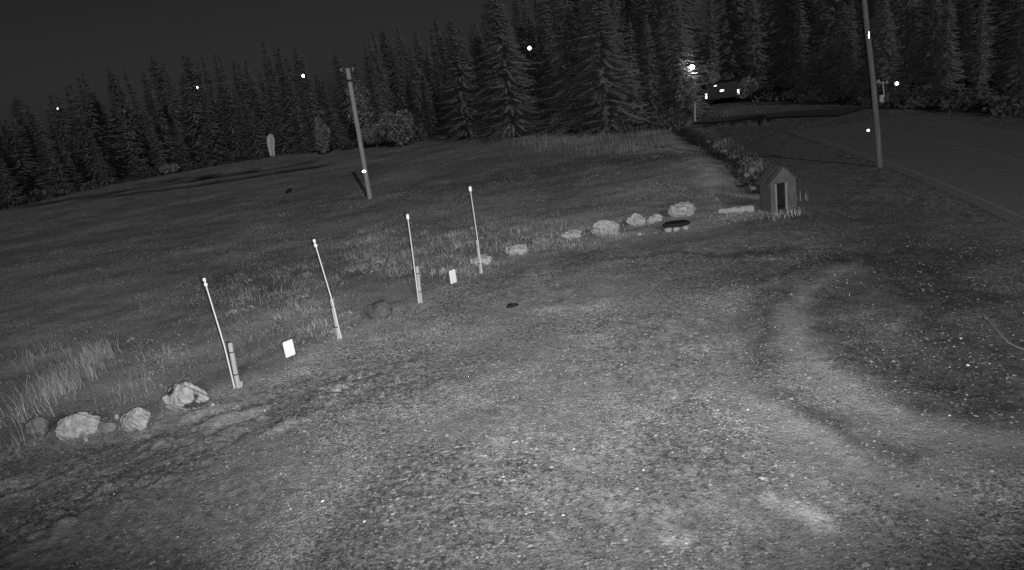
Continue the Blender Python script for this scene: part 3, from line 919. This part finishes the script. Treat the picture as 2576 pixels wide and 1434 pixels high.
LP = CAM + ray(1332, 116) * (46 / math.hypot(ray(1332, 116).x, ray(1332, 116).y))
w0 = pU + T1 + Vector((0.25, -0.02, -0.1))
pts = []
for k in range(25):
    t = k / 24
    q = w0.lerp(LP, t); q.z -= 4 * 1.15 * t * (1 - t); pts.append(q)
bm = bmesh.new(); tube(bm, pts, [0.006] * len(pts), 5)
tag(link("overhead_wire", bm_mesh("overhead_wire", bm), M_wire), "sagging overhead wire from the field pole to the round lamp", "wire")
for (k, r_, lb) in ((6, .028, "dim dot on the sagging wire nearest the field pole"), (12, .034, "dim dot midway along the sagging wire"), (14, .03, "dim dot just right of midway along the sagging wire"), (18, .03, "dim dot on the sagging wire nearest the round lamp")):
    root = empty("wire_marker", pts[k])
    disc_reflector(root, Vector((0, -0.02, -0.03)), r_, "reflector_disc", M_box, 1, 1, pts[k])
    bm = bmesh.new(); tube(bm, [Vector((0, 0, -0.03)), Vector((0, 0, 0.01))], [0.007, 0.007], 6)
    link("clip", bm_mesh("clip", bm), M_wire, root)
    tag(root, lb, "wire marker")

# ------------------------------------------------------------------ feather flag
pF = G(697, 520)
fr = empty("feather_flag", pF)
bm = bmesh.new()
tb = at_depth(681, 345, pF) - pF
tube(bm, [Vector((0, 0, -.1)), tb * 0.5, tb], [0.014, 0.012, 0.01], 6)
link("pole", bm_mesh("pole", bm), M_wire, fr)
bm = bmesh.new()
prof = [(673, 689, 344), (671.5, 691.5, 350), (672, 692, 360), (674, 691.5, 370), (677, 692, 382), (680, 692.5, 393)]
cols = []
for (xa, xb, yy) in [(676, 687, 339)] + prof:
    row = []
    for j in range(7):
        t = j / 6
        q = at_depth(xa + (xb - xa) * t, yy - 2.5 * math.sin(math.pi * t) * (yy < 350), pF) - pF
        q.y += -0.03 + 0.05 * math.sin(t * 5.5)
        row.append(bm.verts.new(q))
    cols.append(row)
for r0, r1 in zip(cols[:-1], cols[1:]):
    for j in range(6): bm.faces.new((r0[j], r0[j + 1], r1[j + 1], r1[j]))
bmesh.ops.solidify(bm, geom=list(bm.faces), thickness=0.008)
link("banner", bm_mesh("banner", bm, True), M_flag, fr)
tag(fr, "pale tapering banner on a thin dark pole left of the field pole", "flag")

# ------------------------------------------------------------------ the small gabled hut
pH = G(1972, 527)
hut = empty("hut", pH, R(7))
hw, hd, he, hp = 0.74, 0.58, 0.78, 1.16          # width, depth, eaves, peak
dz = -0.1
def wall_piece(c, s, name, material=M_board, parent=hut):
    bm = bmesh.new(); box(bm, c, s, None, 0.004); return link(name, bm_mesh(name, bm), material, parent)
doorw, doorh, dcx = 0.25, 0.74, -0.08
nb = 4
def boards(x0, x1, y, z0, z1, n_, parent=hut):
    for k in range(n_):
        a_ = x0 + (x1 - x0) * k / n_; b_ = x0 + (x1 - x0) * (k + 1) / n_
        wall_piece(((a_ + b_) / 2, y + 0.004 * (k % 2), (z0 + z1) / 2), (abs(b_ - a_) - 0.006, 0.022, z1 - z0), "wall_board", M_board, parent)
boards(-hw / 2, dcx - doorw / 2 - 0.045, 0, dz, he, 2)
boards(dcx + doorw / 2 + 0.045, hw / 2, 0, dz, he, 3)
wall_piece((dcx - doorw / 2 - 0.022, -0.012, (dz + doorh) / 2), (0.042, 0.045, doorh - dz), "door_jamb", M_trim)
wall_piece((dcx + doorw / 2 + 0.022, -0.012, (dz + doorh) / 2), (0.042, 0.045, doorh - dz), "door_jamb", M_trim)
wall_piece((dcx, 0.0, (doorh + he) / 2 + 0.003), (doorw + 0.08, 0.022, he - doorh - 0.004), "lintel", M_board)
wall_piece((dcx, 0.22, dz + 0.14), (doorw + 0.1, 0.40, 0.06), "floor_board", M_black)  # floor blackened as part of the indoor shade
# gable
bm = bmesh.new()
gv = [(-hw / 2 - .05, he), (hw / 2 + .05, he), (0, hp)]
f = [bm.verts.new((x, -0.03, z)) for x, z in gv]; g = [bm.verts.new((x, 0.0, z)) for x, z in gv]
bm.faces.new(f); bm.faces.new(g[::-1])
for k in range(3): bm.faces.new((f[k], g[k], g[(k + 1) % 3], f[(k + 1) % 3]))
bmesh.ops.recalc_face_normals(bm, faces=bm.faces)
link("gable", bm_mesh("gable", bm), M_board, hut)
for side in (-1, 1):
    for k in range(5):
        y0 = hd * k / 5
        wall_piece((side * (hw / 2 - 0.012), y0 + hd / 10 + 0.02, (dz + he) / 2), (0.022, hd / 5 - 0.008, he - dz), "wall_board")
wall_piece((0, hd + 0.02, (dz + he) / 2), (hw - 0.05, 0.022, he - dz), "back_wall", M_black)  # wall blackened to stand for the unlit inside
wall_piece((0, 0.30, (dz + he) / 2), (hw - 0.07, 0.02, he - dz), "door_shade_panel", M_black)  # black panel added so the doorway reads as deep shade
slope = math.atan2(hp - he, hw / 2)
sl_len = math.hypot(hp - he, hw / 2) + 0.14
for side in (-1, 1):
    rf = empty("roof_slope", (0, 0, 0)); rf.parent = hut
    for k in range(7):
        w_ = (hd + 0.16) / 7
        M = Matrix.Translation((0, -0.07 + w_ * (k + 0.5), hp + 0.025)) @ Matrix.Rotation(side * slope, 4, 'Y')
        bm = bmesh.new(); box(bm, (side * sl_len / 2, 0, 0.006 * (k % 2)), (sl_len, w_ - 0.012, 0.022), M, 0.003)
        link("roof_board", bm_mesh("roof_board", bm), M_roofb, rf)
tag(hut, "small gabled wooden hut with narrow dark doorway at the end of the rock row", "hut")

# ------------------------------------------------------------------ far lamps, trailer, posts
def simple_lamp(px, py, dist_base, r_, label, power, strength_mat, pr=0.04):
    """lamp on a slim post: the lit glass globe, hood and post"""
    d = ray(px, py)
    t = dist_base / math.hypot(d.x, d.y)
    p = CAM + d * t
    g_ = hz(p.x, p.y)
    root = empty("yard_lamp", (p.x, p.y, g_))
    z = p.z - g_
    bm = bmesh.new(); tube(bm, [Vector((0, 0.12, -0.1)), Vector((0, 0.12, z + 0.15)), Vector((0, 0.06, z + r_ * 1.6)), Vector((0, 0, z + r_ * 1.5))], [pr * 1.2, pr, pr * .8, pr * .8], 8)
    link("post", bm_mesh("post", bm), M_strap, root)
    bm = bmesh.new(); tube(bm, [Vector((0, 0, z + r_ * 1.0)), Vector((0, 0, z + r_ * 1.5))], [r_ * 1.15, r_ * 0.4], 12)
    link("hood", bm_mesh("hood", bm), M_strap, root)
    bm = bmesh.new(); bmesh.ops.create_icosphere(bm, subdivisions=2, radius=r_, matrix=Matrix.Translation((0, 0, z)))
    link("lamp_glass", bm_mesh("lamp_glass", bm, True), strength_mat, root)
    if power:
        L = bpy.data.lights.new("lamp_bulb", 'POINT'); L.energy = power; L.shadow_soft_size = r_
        lo = bpy.data.objects.new("lamp_bulb", L); COL.objects.link(lo); lo.parent = root; lo.location = (0, -r_ * 1.6, z - r_ * 0.6)
    return tag(root, label, "lamp")
simple_lamp(1741, 169, 52, 0.15, "brilliant yard lamp lighting the leaves beside the trailer", 30, M_lamp, 0.025)
YL = bpy.data.objects["yard_lamp"].location.copy()
simple_lamp(1332, 121, 46, 0.115, "round white lamp high before the conifers", 0, M_lamp_dim, 0.02)
simple_lamp(2256, 210, 42, 0.085, "bright small lamp under the trees right of the road pole", 0, M_lamp_dim, 0.02)

# trailer
pT = G(1818, 262)
tr = empty("trailer", pT, R(-12))
tw, tl, th_, wh = 2.55, 4.2, 1.08, 0.55
bm = bmesh.new(); box(bm, (0, tl / 2, wh + th_ / 2), (tw, tl, th_), None, 0.09)
link("body", bm_mesh("body", bm), M_trailer, tr)
for sx in (-1, 1):
    d_ = link("rear_door", bm_mesh("rear_door", (lambda b_: (box(b_, (sx * tw * 0.235, -0.012, wh + th_ * 0.5), (tw * 0.455, 0.03, th_ * 0.86), None, 0.012), b_)[1])(bmesh.new())), M_trailer, tr)
    bm = bmesh.new(); box(bm, (sx * 0.08, -0.045, wh + th_ * 0.45), (0.03, 0.03, 0.5), None, 0.005)
    link("door_bar", bm_mesh("door_bar", bm), M_strap, d_)
    wp_ = pT + Vector((sx * tw * 0.47, 0, wh + 0.2))
    bm = bmesh.new(); box(bm, (0, 0, 0), (0.16, 0.02, 0.42), Matrix.Translation((sx * tw * 0.475, -0.05, wh + 0.22)) @ Matrix.Rotation(R(12), 4, 'Z') @ facing(wp_), 0.006)
    link("reflector", bm_mesh("reflector", bm), M_mirror, tr)
    for k in (0, 1):
        w_ = empty("wheel"); w_.parent = tr
        bm = bmesh.new(); c = Vector((sx * (tw / 2 - 0.02), tl * 0.5 + k * 0.85, 0.34))
        tube(bm, [c + Vector((-0.11, 0, 0)), c + Vector((-0.09, 0, 0)), c + Vector((0.09, 0, 0)), c + Vector((0.11, 0, 0))], [0.28, 0.34, 0.34, 0.28], 18)
        link("tyre", bm_mesh("tyre", bm), M_rubber, w_)
        bm = bmesh.new(); tube(bm, [c + Vector((sx * 0.09, 0, 0)), c + Vector((sx * 0.118, 0, 0))], [0.2, 0.17], 14)
        link("rim", bm_mesh("rim", bm), M_metal, w_)
    bm = bmesh.new(); box(bm, (sx * (tw / 2 + 0.06), tl * 0.5 + 0.42, 0.72), (0.22, 1.7, 0.05), None, 0.02)
    link("mudguard", bm_mesh("mudguard", bm), M_trailer, tr)
bm = bmesh.new(); box(bm, (0, -0.07, wh - 0.02), (tw, 0.1, 0.14), None, 0.02)
link("bumper", bm_mesh("bumper", bm), M_trailer, tr)
bm = bmesh.new(); tube(bm, [Vector((-.4, tl, 0.5)), Vector((0, tl + 1.2, 0.48)), Vector((.4, tl, 0.5))], [0.05] * 3, 8)
link("drawbar", bm_mesh("drawbar", bm), M_strap, tr)
Minv = tr.matrix_basis.inverted() if False else (Matrix.Translation(pT) @ Matrix.Rotation(R(-12), 4, 'Z')).inverted()
for (a_, b_, r_, nm) in ((1816, 228, 0.19, "rear_reflector_disc"), (1800, 216, 0.12, "marker_reflector")):
    w3 = at_depth(a_, b_, pT + Vector((0, -0.12, 0)))
    p_ = Minv @ w3
    p_.y = -0.06
    o = disc_reflector(tr, Vector((0, 0, 0)), r_, nm, M_mirror, 1.0, 0.9 if r_ > .2 else 0.55, w3)
    o.matrix_local = Matrix.Translation(p_) @ Matrix.Rotation(R(12), 4, 'Z')
tag(tr, "dark box trailer parked before the trees with two upright bright reflectors", "trailer")

# short posts with reflectors
def short_post(px, base_y, top_y, r_, label, refl=True, w_=0.05):
    p = G(px, base_y)
    root = empty("reflector_post", p)
    T = at_depth(px, top_y, p) - p
    bm = bmesh.new(); tube(bm, [Vector((0, 0, -.1)), T * 0.5, T * 0.97, T], [w_, w_ * .96, w_ * .95, w_ * .6], 8)
    link("stake", bm_mesh("stake", bm), M_stake if not refl else M_strap, root)
    disc_reflector(root, T + Vector((0, -w_ - 0.01, -r_ * 0.5)), r_, "reflector", M_mirror if refl else M_trim, 1, 1, p + T)
    return tag(root, label, "marker post")
short_post(2183, 352, 326, 0.055, "short stake with bright round reflector at the road edge", True, 0.02)
short_post(1748, 306, 256, 0.07, "weathered pale post at the far end of the dark ditch", False, 0.07)
for (a_, b0, b1, r_, lb) in ((1128, 345, 189, .05, "left of two"), ):
    pass

bm = bmesh.new()
cp = [flat(a_, b_) for a_, b_ in ((2476, 796), (2490, 812), (2510, 836), (2535, 862), (2556, 874), (2600, 892), (2680, 930))]
tube(bm, [Vector((p.x, p.y, hz(p.x, p.y) + 0.012)) for p in cp], [0.013] * len(cp), 6)
tag(link("hose", bm_mesh("hose", bm), M_trim), "thin pale hose lying on the gravel at the right edge", "hose")

# ------------------------------------------------------------------ trees
def conifer(seed, h=12.0, r=2.2, sparse=1.0):
    g = np.random.default_rng(seed)
    V, F, A = [], [], []
    nlev = int(h / 0.17)
    idx = 0
    for L in range(nlev):
        t = 0.05 + 0.95 * L / nlev
        z0 = t * h + g.uniform(-.15, .15)
        rr = r * ((1 - t) ** 0.75) * g.uniform(0.55, 1.2) + 0.08
        nb_ = int(g.integers(6, 10) * sparse + 0.5)
        ph = g.uniform(0, 6.28)
        for b_ in range(nb_):
            az = ph + 6.283 * b_ / nb_ + g.normal(0, 0.2)
            ln_ = rr * g.uniform(0.6, 1.2)
            dr_ = -ln_ * g.uniform(0.10, 0.62)
            ca, sa = math.cos(az), math.sin(az)
            ns = max(3, int(ln_ / 0.10))
            shade = g.uniform(0.8, 1.2)
            for k in range(ns):
                s_ = (k + 0.6) / ns
                px_, py_ = ca * ln_ * s_, sa * ln_ * s_
                pz = z0 + dr_ * s_ ** 1.3 + 0.12 * ln_ * s_ ** 3
                lw = (0.12 + 0.24 * ln_ * (1 - s_) * 0.6) * g.uniform(0.6, 1.4)
                for sg in (-1, 1):
                    a2 = az + sg * g.uniform(0.5, 1.1)
                    c2, s2 = math.cos(a2), math.sin(a2)
                    tip = (px_ + c2 * lw, py_ + s2 * lw, pz - lw * g.uniform(0.15, 0.6))
                    m1 = (px_ + c2 * lw * .5 - s2 * 0.065, py_ + s2 * lw * .5 + c2 * 0.065, pz - lw * 0.12 + 0.03)
                    m2 = (px_ + c2 * lw * .5 + s2 * 0.065, py_ + s2 * lw * .5 - c2 * 0.065, pz - lw * 0.25 - 0.06)
                    V += [(px_, py_, pz), m1, tip, m2]
                    F.append((idx, idx + 1, idx + 2, idx + 3)); idx += 4
                    A += [shade] * 4
    me = from_np("crown", V, F, A)
    me.materials.append(M_needle)
    bm = bmesh.new()
    tube(bm, [Vector((0, 0, -0.4)), Vector((0, 0, h * .3)), Vector((0.05, 0, h * .7)), Vector((0, 0, h * 0.99))], [h * .017, h * .013, h * .007, .01], 7)
    tm = bm_mesh("trunk", bm); tm.materials.append(M_bark)
    return me, tm

def leafy(seed, w, h, n=2600, leaf=0.10, cone=0.0):
    g = np.random.default_rng(seed)
    lobes = [(g.normal(0, .22, 3) * np.array([w, w, h]) * 0.5 + np.array([0, 0, h * 0.55]), g.uniform(.28, .45)) for _ in range(9)]
    V, F, A = [], [], []
    for k in range(n):
        c, q = lobes[g.integers(0, 9)]
        d = g.normal(0, 1, 3); d /= np.linalg.norm(d)
        p = c + d * np.array([w, w, h * 0.9]) * 0.5 * q * 2 * g.uniform(0.75, 1.05) * 0.75
        if cone: p[:2] *= max(0.1, 1.25 - cone * p[2] / h)
        if p[2] < 0.05 * h: p[2] = g.uniform(0.02, .3) * h
        a_ = g.normal(0, 1, 3); a_ /= np.linalg.norm(a_); b_ = np.cross(a_, g.normal(0, 1, 3)); b_ /= np.linalg.norm(b_)
        s_ = leaf * g.uniform(.6, 1.5)
        i0 = len(V)
        V += [p + a_ * s_, p + b_ * s_ * .5, p - a_ * s_, p - b_ * s_ * .5]
        F.append((i0, i0 + 1, i0 + 2, i0 + 3)); A += [g.uniform(.6, 1.4)] * 4
    me = from_np("crown", np.array(V), F, A)
    me.materials.append(M_leaf)
    bm = bmesh.new()
    tube(bm, [Vector((0, 0, -0.3)), Vector((0.03, 0, h * .3)), Vector((0, 0, h * .6))], [.06 + w * .02, .05, .02], 7)
    for k in range(4):
        a_ = k * 1.7
        tube(bm, [Vector((0, 0, h * .25)), Vector((math.cos(a_) * w * .3, math.sin(a_) * w * .3, h * .6))], [.035, .01], 5)
    tm = bm_mesh("trunk", bm); tm.materials.append(M_bark)
    return me, tm

PROTO = [conifer(200 + k, 12.0, rr_, sp) for k, (rr_, sp) in enumerate([(2.0, 1), (2.4, 1), (1.6, .9), (2.8, 1.1), (1.8, .8), (1.4, 1), (1.2, .9)])]

def tree(name, proto, p, sc, rz, label, cat, group=None):
    root = empty(name, p, rz); root.scale = sc
    cr = bpy.data.objects.new("crown", proto[0]); COL.objects.link(cr); cr.parent = root
    tk = bpy.data.objects.new("trunk", proto[1]); COL.objects.link(tk); tk.parent = root
    return tag(root, label, cat, group)

# skyline of the wood as the place shows it: view direction (column) against tree-top height
SKYX = [-200, 0, 100, 230, 400, 560, 700, 800, 960, 1100, 1250, 1340, 1400, 3000]
SKYY = [285, 245, 228, 188, 145, 128, 102, 86, 72, 55, 18, -60, -160, -320]

def project(p):
    d = Vector(p) - CAM
    zc = d.dot(fwd)
    return ((d.dot(rtv) / zc * FPX + W / 2) * S, (-d.dot(upv) / zc * FPX + H / 2) * S)

def top_height(x, y, frac):
    """height of a tree standing at x, y whose tip meets the skyline"""
    z0 = hz(x, y)
    h = 8.0
    for _ in range(12):
        px, py = project((x, y, z0 + h))
        ty = float(np.interp(px, SKYX, SKYY))
        px0, py0 = project((x, y, z0 + h + 0.5))
        slope_ = (py0 - py) / 0.5
        h += (ty - py) / slope_ * 0.8
        h = min(max(h, 3.0), 27.0)
    return h * frac

def zone(px):
    if px < 330: return "slender conifer in the dim wood at the far left", "far left wood"
    if px < 700: return "conifer in the wood behind the banner", "wood behind the banner"
    if px < 1000: return "conifer in the wood behind the field pole", "wood behind the field pole"
    if px < 1330: return "tall conifer in the wood between field pole and round lamp", "wood left of the round lamp"
    if px < 1700: return "tall conifer in the wood between round lamp and yard lamp", "wood right of the round lamp"
    if px < 2150: return "tall dark conifer behind the trailer", "wood behind the trailer"
    return "tall dark conifer beyond the road", "wood beyond the road"

rt = random.Random(12)
E = FOREST_EDGE
segL = [float(np.hypot(*(b - a))) for a, b in zip(E[:-1], E[1:])]
total = sum(segL)
def along(s_):
    for (a, b), L in zip(zip(E[:-1], E[1:]), segL):
        if s_ <= L:
            t = (b - a) / L
            return a + t * s_, np.array([-t[1], t[0]])
        s_ -= L
    return E[-1], np.array([0, 1.0])
placed = []
front = []
def try_place(x, y, frac, minsep, smin=0.0):
    px, py = project((x, y, 3))
    if px < -260 or px > 2800 or y < 20: return
    for (a, b) in placed:
        if (a - x) ** 2 + (b - y) ** 2 < minsep ** 2: return
    h = top_height(x, y, frac)
    placed.append((x, y))
    lb, gp = zone(px)
    pr = PROTO[rt.randrange(len(PROTO))]
    wsc = (h / 12.0) ** 0.6 * rt.uniform(0.85, 1.2)
    o = tree("conifer", pr, (x, y, hz(x, y) - 0.05), (wsc, wsc * rt.uniform(.85, 1.15), h / 12.0), rt.uniform(0, 6.28), lb, "tree", gp)
    o.rotation_euler = (R(rt.gauss(0, 1.6)), R(rt.gauss(0, 1.6)), o.rotation_euler.z)
    if smin < 4.2: front.append((px, o))

# distinct trees first
heroes = [(1290, 350, -60, 1.0, 3, 1.2, "great conifer with drooping skirts just left of the round lamp"),
          (1530, 342, -90, 1.0, 1, 1.25, "great conifer midway between round lamp and yard lamp"),
          (1450, 338, -20, 1.0, 3, 1.1, "tall conifer between the two great conifers"),
          (1180, 356, 50, 1.0, 1, 1.15, "conifer with pale right flank left of the great conifer")]
for (bx, by, ty, fr_, pi_, ws, lb) in heroes:
    p = G(bx, by)
    n_ = np.array([p.x, p.y]); n_ = n_ / np.linalg.norm(n_)
    p = Vector((p.x + n_[0] * 3, p.y + n_[1] * 3, 0)); p.z = hz(p.x, p.y)
    T = at_depth(bx - 40, ty, p)
    hh = T.z - p.z
    tree("conifer", PROTO[pi_], p, (ws, ws, hh / 12.0), rt.uniform(0, 6), lb, "tree")
    placed.append((p.x, p.y))
for row, (off, step, frac, sep) in enumerate([(2.2, 2.6, 0.62, 2.0), (5.0, 2.6, 0.80, 2.0), (8.5, 2.6, 0.92, 2.0), (12.5, 2.8, 0.97, 2.1), (17, 3.0, 1.0, 2.3), (23, 3.2, 1.0, 2.5), (30, 3.2, 1.0, 2.5), (38, 3.2, 1.0, 2.5)]):
    s_ = rt.uniform(0, step)
    while s_ < total:
        q, nrm = along(s_)
        x = q[0] + nrm[0] * (off + rt.uniform(-1.2, 1.4)) + rt.uniform(-.6, .6)
        y = q[1] + nrm[1] * (off + rt.uniform(-1.2, 1.4)) + rt.uniform(-.6, .6)
        d_, s2, _ = dist_poly(np.array([x]), np.array([y]), E)
        if d_[0] * s2[0] > 1.2:
            near_t = math.hypot(x - pT.x, y - pT.y) < 6.0 and y < pT.y + 5.2
            if not near_t:
                try_place(x, y, frac * rt.uniform(0.78, 1.05), sep, off)
        s_ += step * rt.uniform(0.8, 1.25)

for (bx, by, offs) in [(765, 392, (3, 6, 9.5, 13, 17, 22)), (800, 390, (4, 8, 12, 18)), (730, 396, (5, 10, 15)), (1712, 310, (4, 8, 12, 17, 23)), (1690, 318, (6, 10, 15, 21)),
                       (1735, 280, (5, 9, 14, 20)), (1255, 350, (7, 12, 18)), (1400, 340, (8, 13))]:
    p = flat(bx, by)
    n_ = np.array([p.x, p.y]) / math.hypot(p.x, p.y)
    for k, o_ in enumerate(offs):
        try_place(p.x + n_[0] * o_ + rt.uniform(-.5, .5), p.y + n_[1] * o_, min(1.0, 0.7 + 0.02 * o_) * rt.uniform(.9, 1.03), 1.4, o_)
for _ in range(6000):                       # fill the hollows between the rows
    if len(placed) >= 285: break
    sx, off = rt.uniform(0, total), rt.uniform(2.5, 26)
    q, nrm = along(sx)
    x, y = q[0] + nrm[0] * off + rt.uniform(-4, 4), q[1] + nrm[1] * off + rt.uniform(-2, 2)
    d_, s2, _ = dist_poly(np.array([x]), np.array([y]), E)
    if d_[0] * s2[0] > 2.0 and (math.hypot(x - pT.x, y - pT.y) > 6 or y > pT.y + 5.2):
        try_place(x, y, min(1.0, 0.62 + d_[0] * 0.03) * rt.uniform(0.8, 1.03), 1.9, d_[0])

ORD = ("first second third fourth fifth sixth seventh eighth ninth tenth eleventh twelfth thirteenth fourteenth fifteenth").split()
marks = [(680, "banner"), (900, "field pole"), (1332, "round lamp"), (1740, "yard lamp"), (2205, "road pole")]
runs = {}
for px, o in sorted(front, key=lambda q: q[0]):
    mk = min(marks, key=lambda q: abs(q[0] - px))
    runs.setdefault((mk[1], px < mk[0]), []).append((px, o))
for (mk, left), lst in runs.items():
    for k, (px, o) in enumerate(sorted(lst, key=lambda q: -q[0] if left else q[0])):
        if k < len(ORD):
            o["label"] = "front-row conifer, %s to the %s of the %s" % (ORD[k], "left" if left else "right", mk)

# leafy trees and bushes at the wood's edge
def bush(name, bx, by, wpx, hpx, seed, label, cone=0.0, cat="bush", n=2400, p=None):
    p = p or G(bx, by)
    dist = (p - CAM).length
    w_ = wpx / S / FPX * dist; h_ = hpx / S / FPX * dist
    pr = leafy(seed, w_, h_, n, 0.012 * dist * 0.16, cone)
    tree(name, pr, p, (1, 1, 1), 0, label, cat)
bush("bush", 1012, 368, 84, 100, 301, "round-topped leafy bush right of the field pole", 0.3)
bush("bush", 818, 388, 46, 92, 302, "narrow pointed bush left of the field pole", 0.9)
bush("bush", 950, 372, 60, 60, 303, "low bush tucked beside the field pole", 0.2)
bush("leafy_tree", 930, 362, 90, 150, 304, "loose leafy tree rising behind the field pole", 0.5, "tree", 3200)
bush("leafy_tree", 1774, 262, 60, 100, 305, "round leafy tree beside the yard lamp", 0.1, "tree", 3000)
pb = YL + Vector((-0.6, -0.05, 0)); pb.z = hz(pb.x, pb.y)
bush("bush", 1734, 262, 52, 100, 306, "bush glowing in the yard lamp's light", 0.3, "bush", 2600, pb)
bush("bush", 1890, 250, 50, 46, 307, "small bush catching lamplight right of the trailer", 0.2)
bush("bush", 430, 436, 44, 24, 308, "low pale bush at the wood's edge left of the banner", 0.2, "bush", 1200)
bush("bush", 1420, 330, 60, 52, 309, "pale bush at the foot of the great conifers", 0.3)

# undergrowth mass along the foot of the wood and weeds in the ditch
def make_undergrowth():
    V, F, A = [], [], []
    cnt = [0]
    def clumpat(x, y, w_, h_, n, leaf, al):
        z0 = hz(x, y)
        d = rng.normal(0, 1, (n, 3)); d /= np.linalg.norm(d, axis=1)[:, None]
        P = d * np.array([w_, w_, h_]) * rng.uniform(.5, 1, (n, 1)); P[:, 2] = np.abs(P[:, 2])
        P += np.array([x, y, z0])
        a_ = rng.normal(0, 1, (n, 3)); a_ /= np.linalg.norm(a_, axis=1)[:, None]
        b_ = np.cross(a_, rng.normal(0, 1, (n, 3))); b_ /= np.linalg.norm(b_, axis=1)[:, None]
        s_ = (leaf * rng.uniform(.5, 1.4, n))[:, None]
        i0 = cnt[0]; cnt[0] += n * 4
        V.append(np.stack([P + a_ * s_, P + b_ * s_ * .5, P - a_ * s_, P - b_ * s_ * .5], 1).reshape(-1, 3))
        F.append(i0 + np.arange(n * 4).reshape(-1, 4))
        A.append(np.repeat(al * rng.uniform(.6, 1.4, n), 4))
    s_ = 0
    while s_ < total:
        q, nrm = along(s_)
        for k in range(2):
            o_ = rt.uniform(0.3, 4.5)
            x, y = q[0] + nrm[0] * o_, q[1] + nrm[1] * o_
            if (Vector((x, y, 0)) - Vector((pT.x, pT.y, 0))).length > 3.5:
                clumpat(x, y, rt.uniform(.5, 1.1), rt.uniform(.25, .95), 70, 0.13, rt.uniform(.6, 1.6))
        s_ += 0.7
    for (a, b) in zip(DITCH[:-1], DITCH[1:]):
        n_ = max(2, int(np.hypot(*(b - a)) / 0.35))
        for k in range(n_):
            q = a + (b - a) * k / n_
            if rt.random() < 0.45: continue
            clumpat(q[0] + rt.uniform(-.5, .3), q[1] + rt.uniform(-.3, .3), rt.uniform(.15, .35), rt.uniform(.15, .4), 40, 0.05, rt.uniform(.25, .7))
    for (ax, bx, ay, by, n_) in ((560, 780, 690, 820, 34), (880, 1110, 600, 690, 34), (1150, 1450, 565, 630, 30), (300, 520, 850, 980, 20), (740, 900, 780, 840, 12)):
        for _ in range(n_):
            q = flat(rt.uniform(ax, bx), rt.uniform(ay, by))
            if side_of_drive(np.array([q.x]), np.array([q.y]))[0] > 0.25:
                clumpat(q.x, q.y, rt.uniform(.10, .24), rt.uniform(.04, .11), 34, 0.03, rt.uniform(1.5, 3.6))
    me = from_np("undergrowth", np.concatenate(V), np.concatenate(F), np.concatenate(A))
    tag(link("undergrowth", me, M_under), "dark undergrowth along the foot of the wood and in the ditch", "undergrowth", None, "stuff")
make_undergrowth()
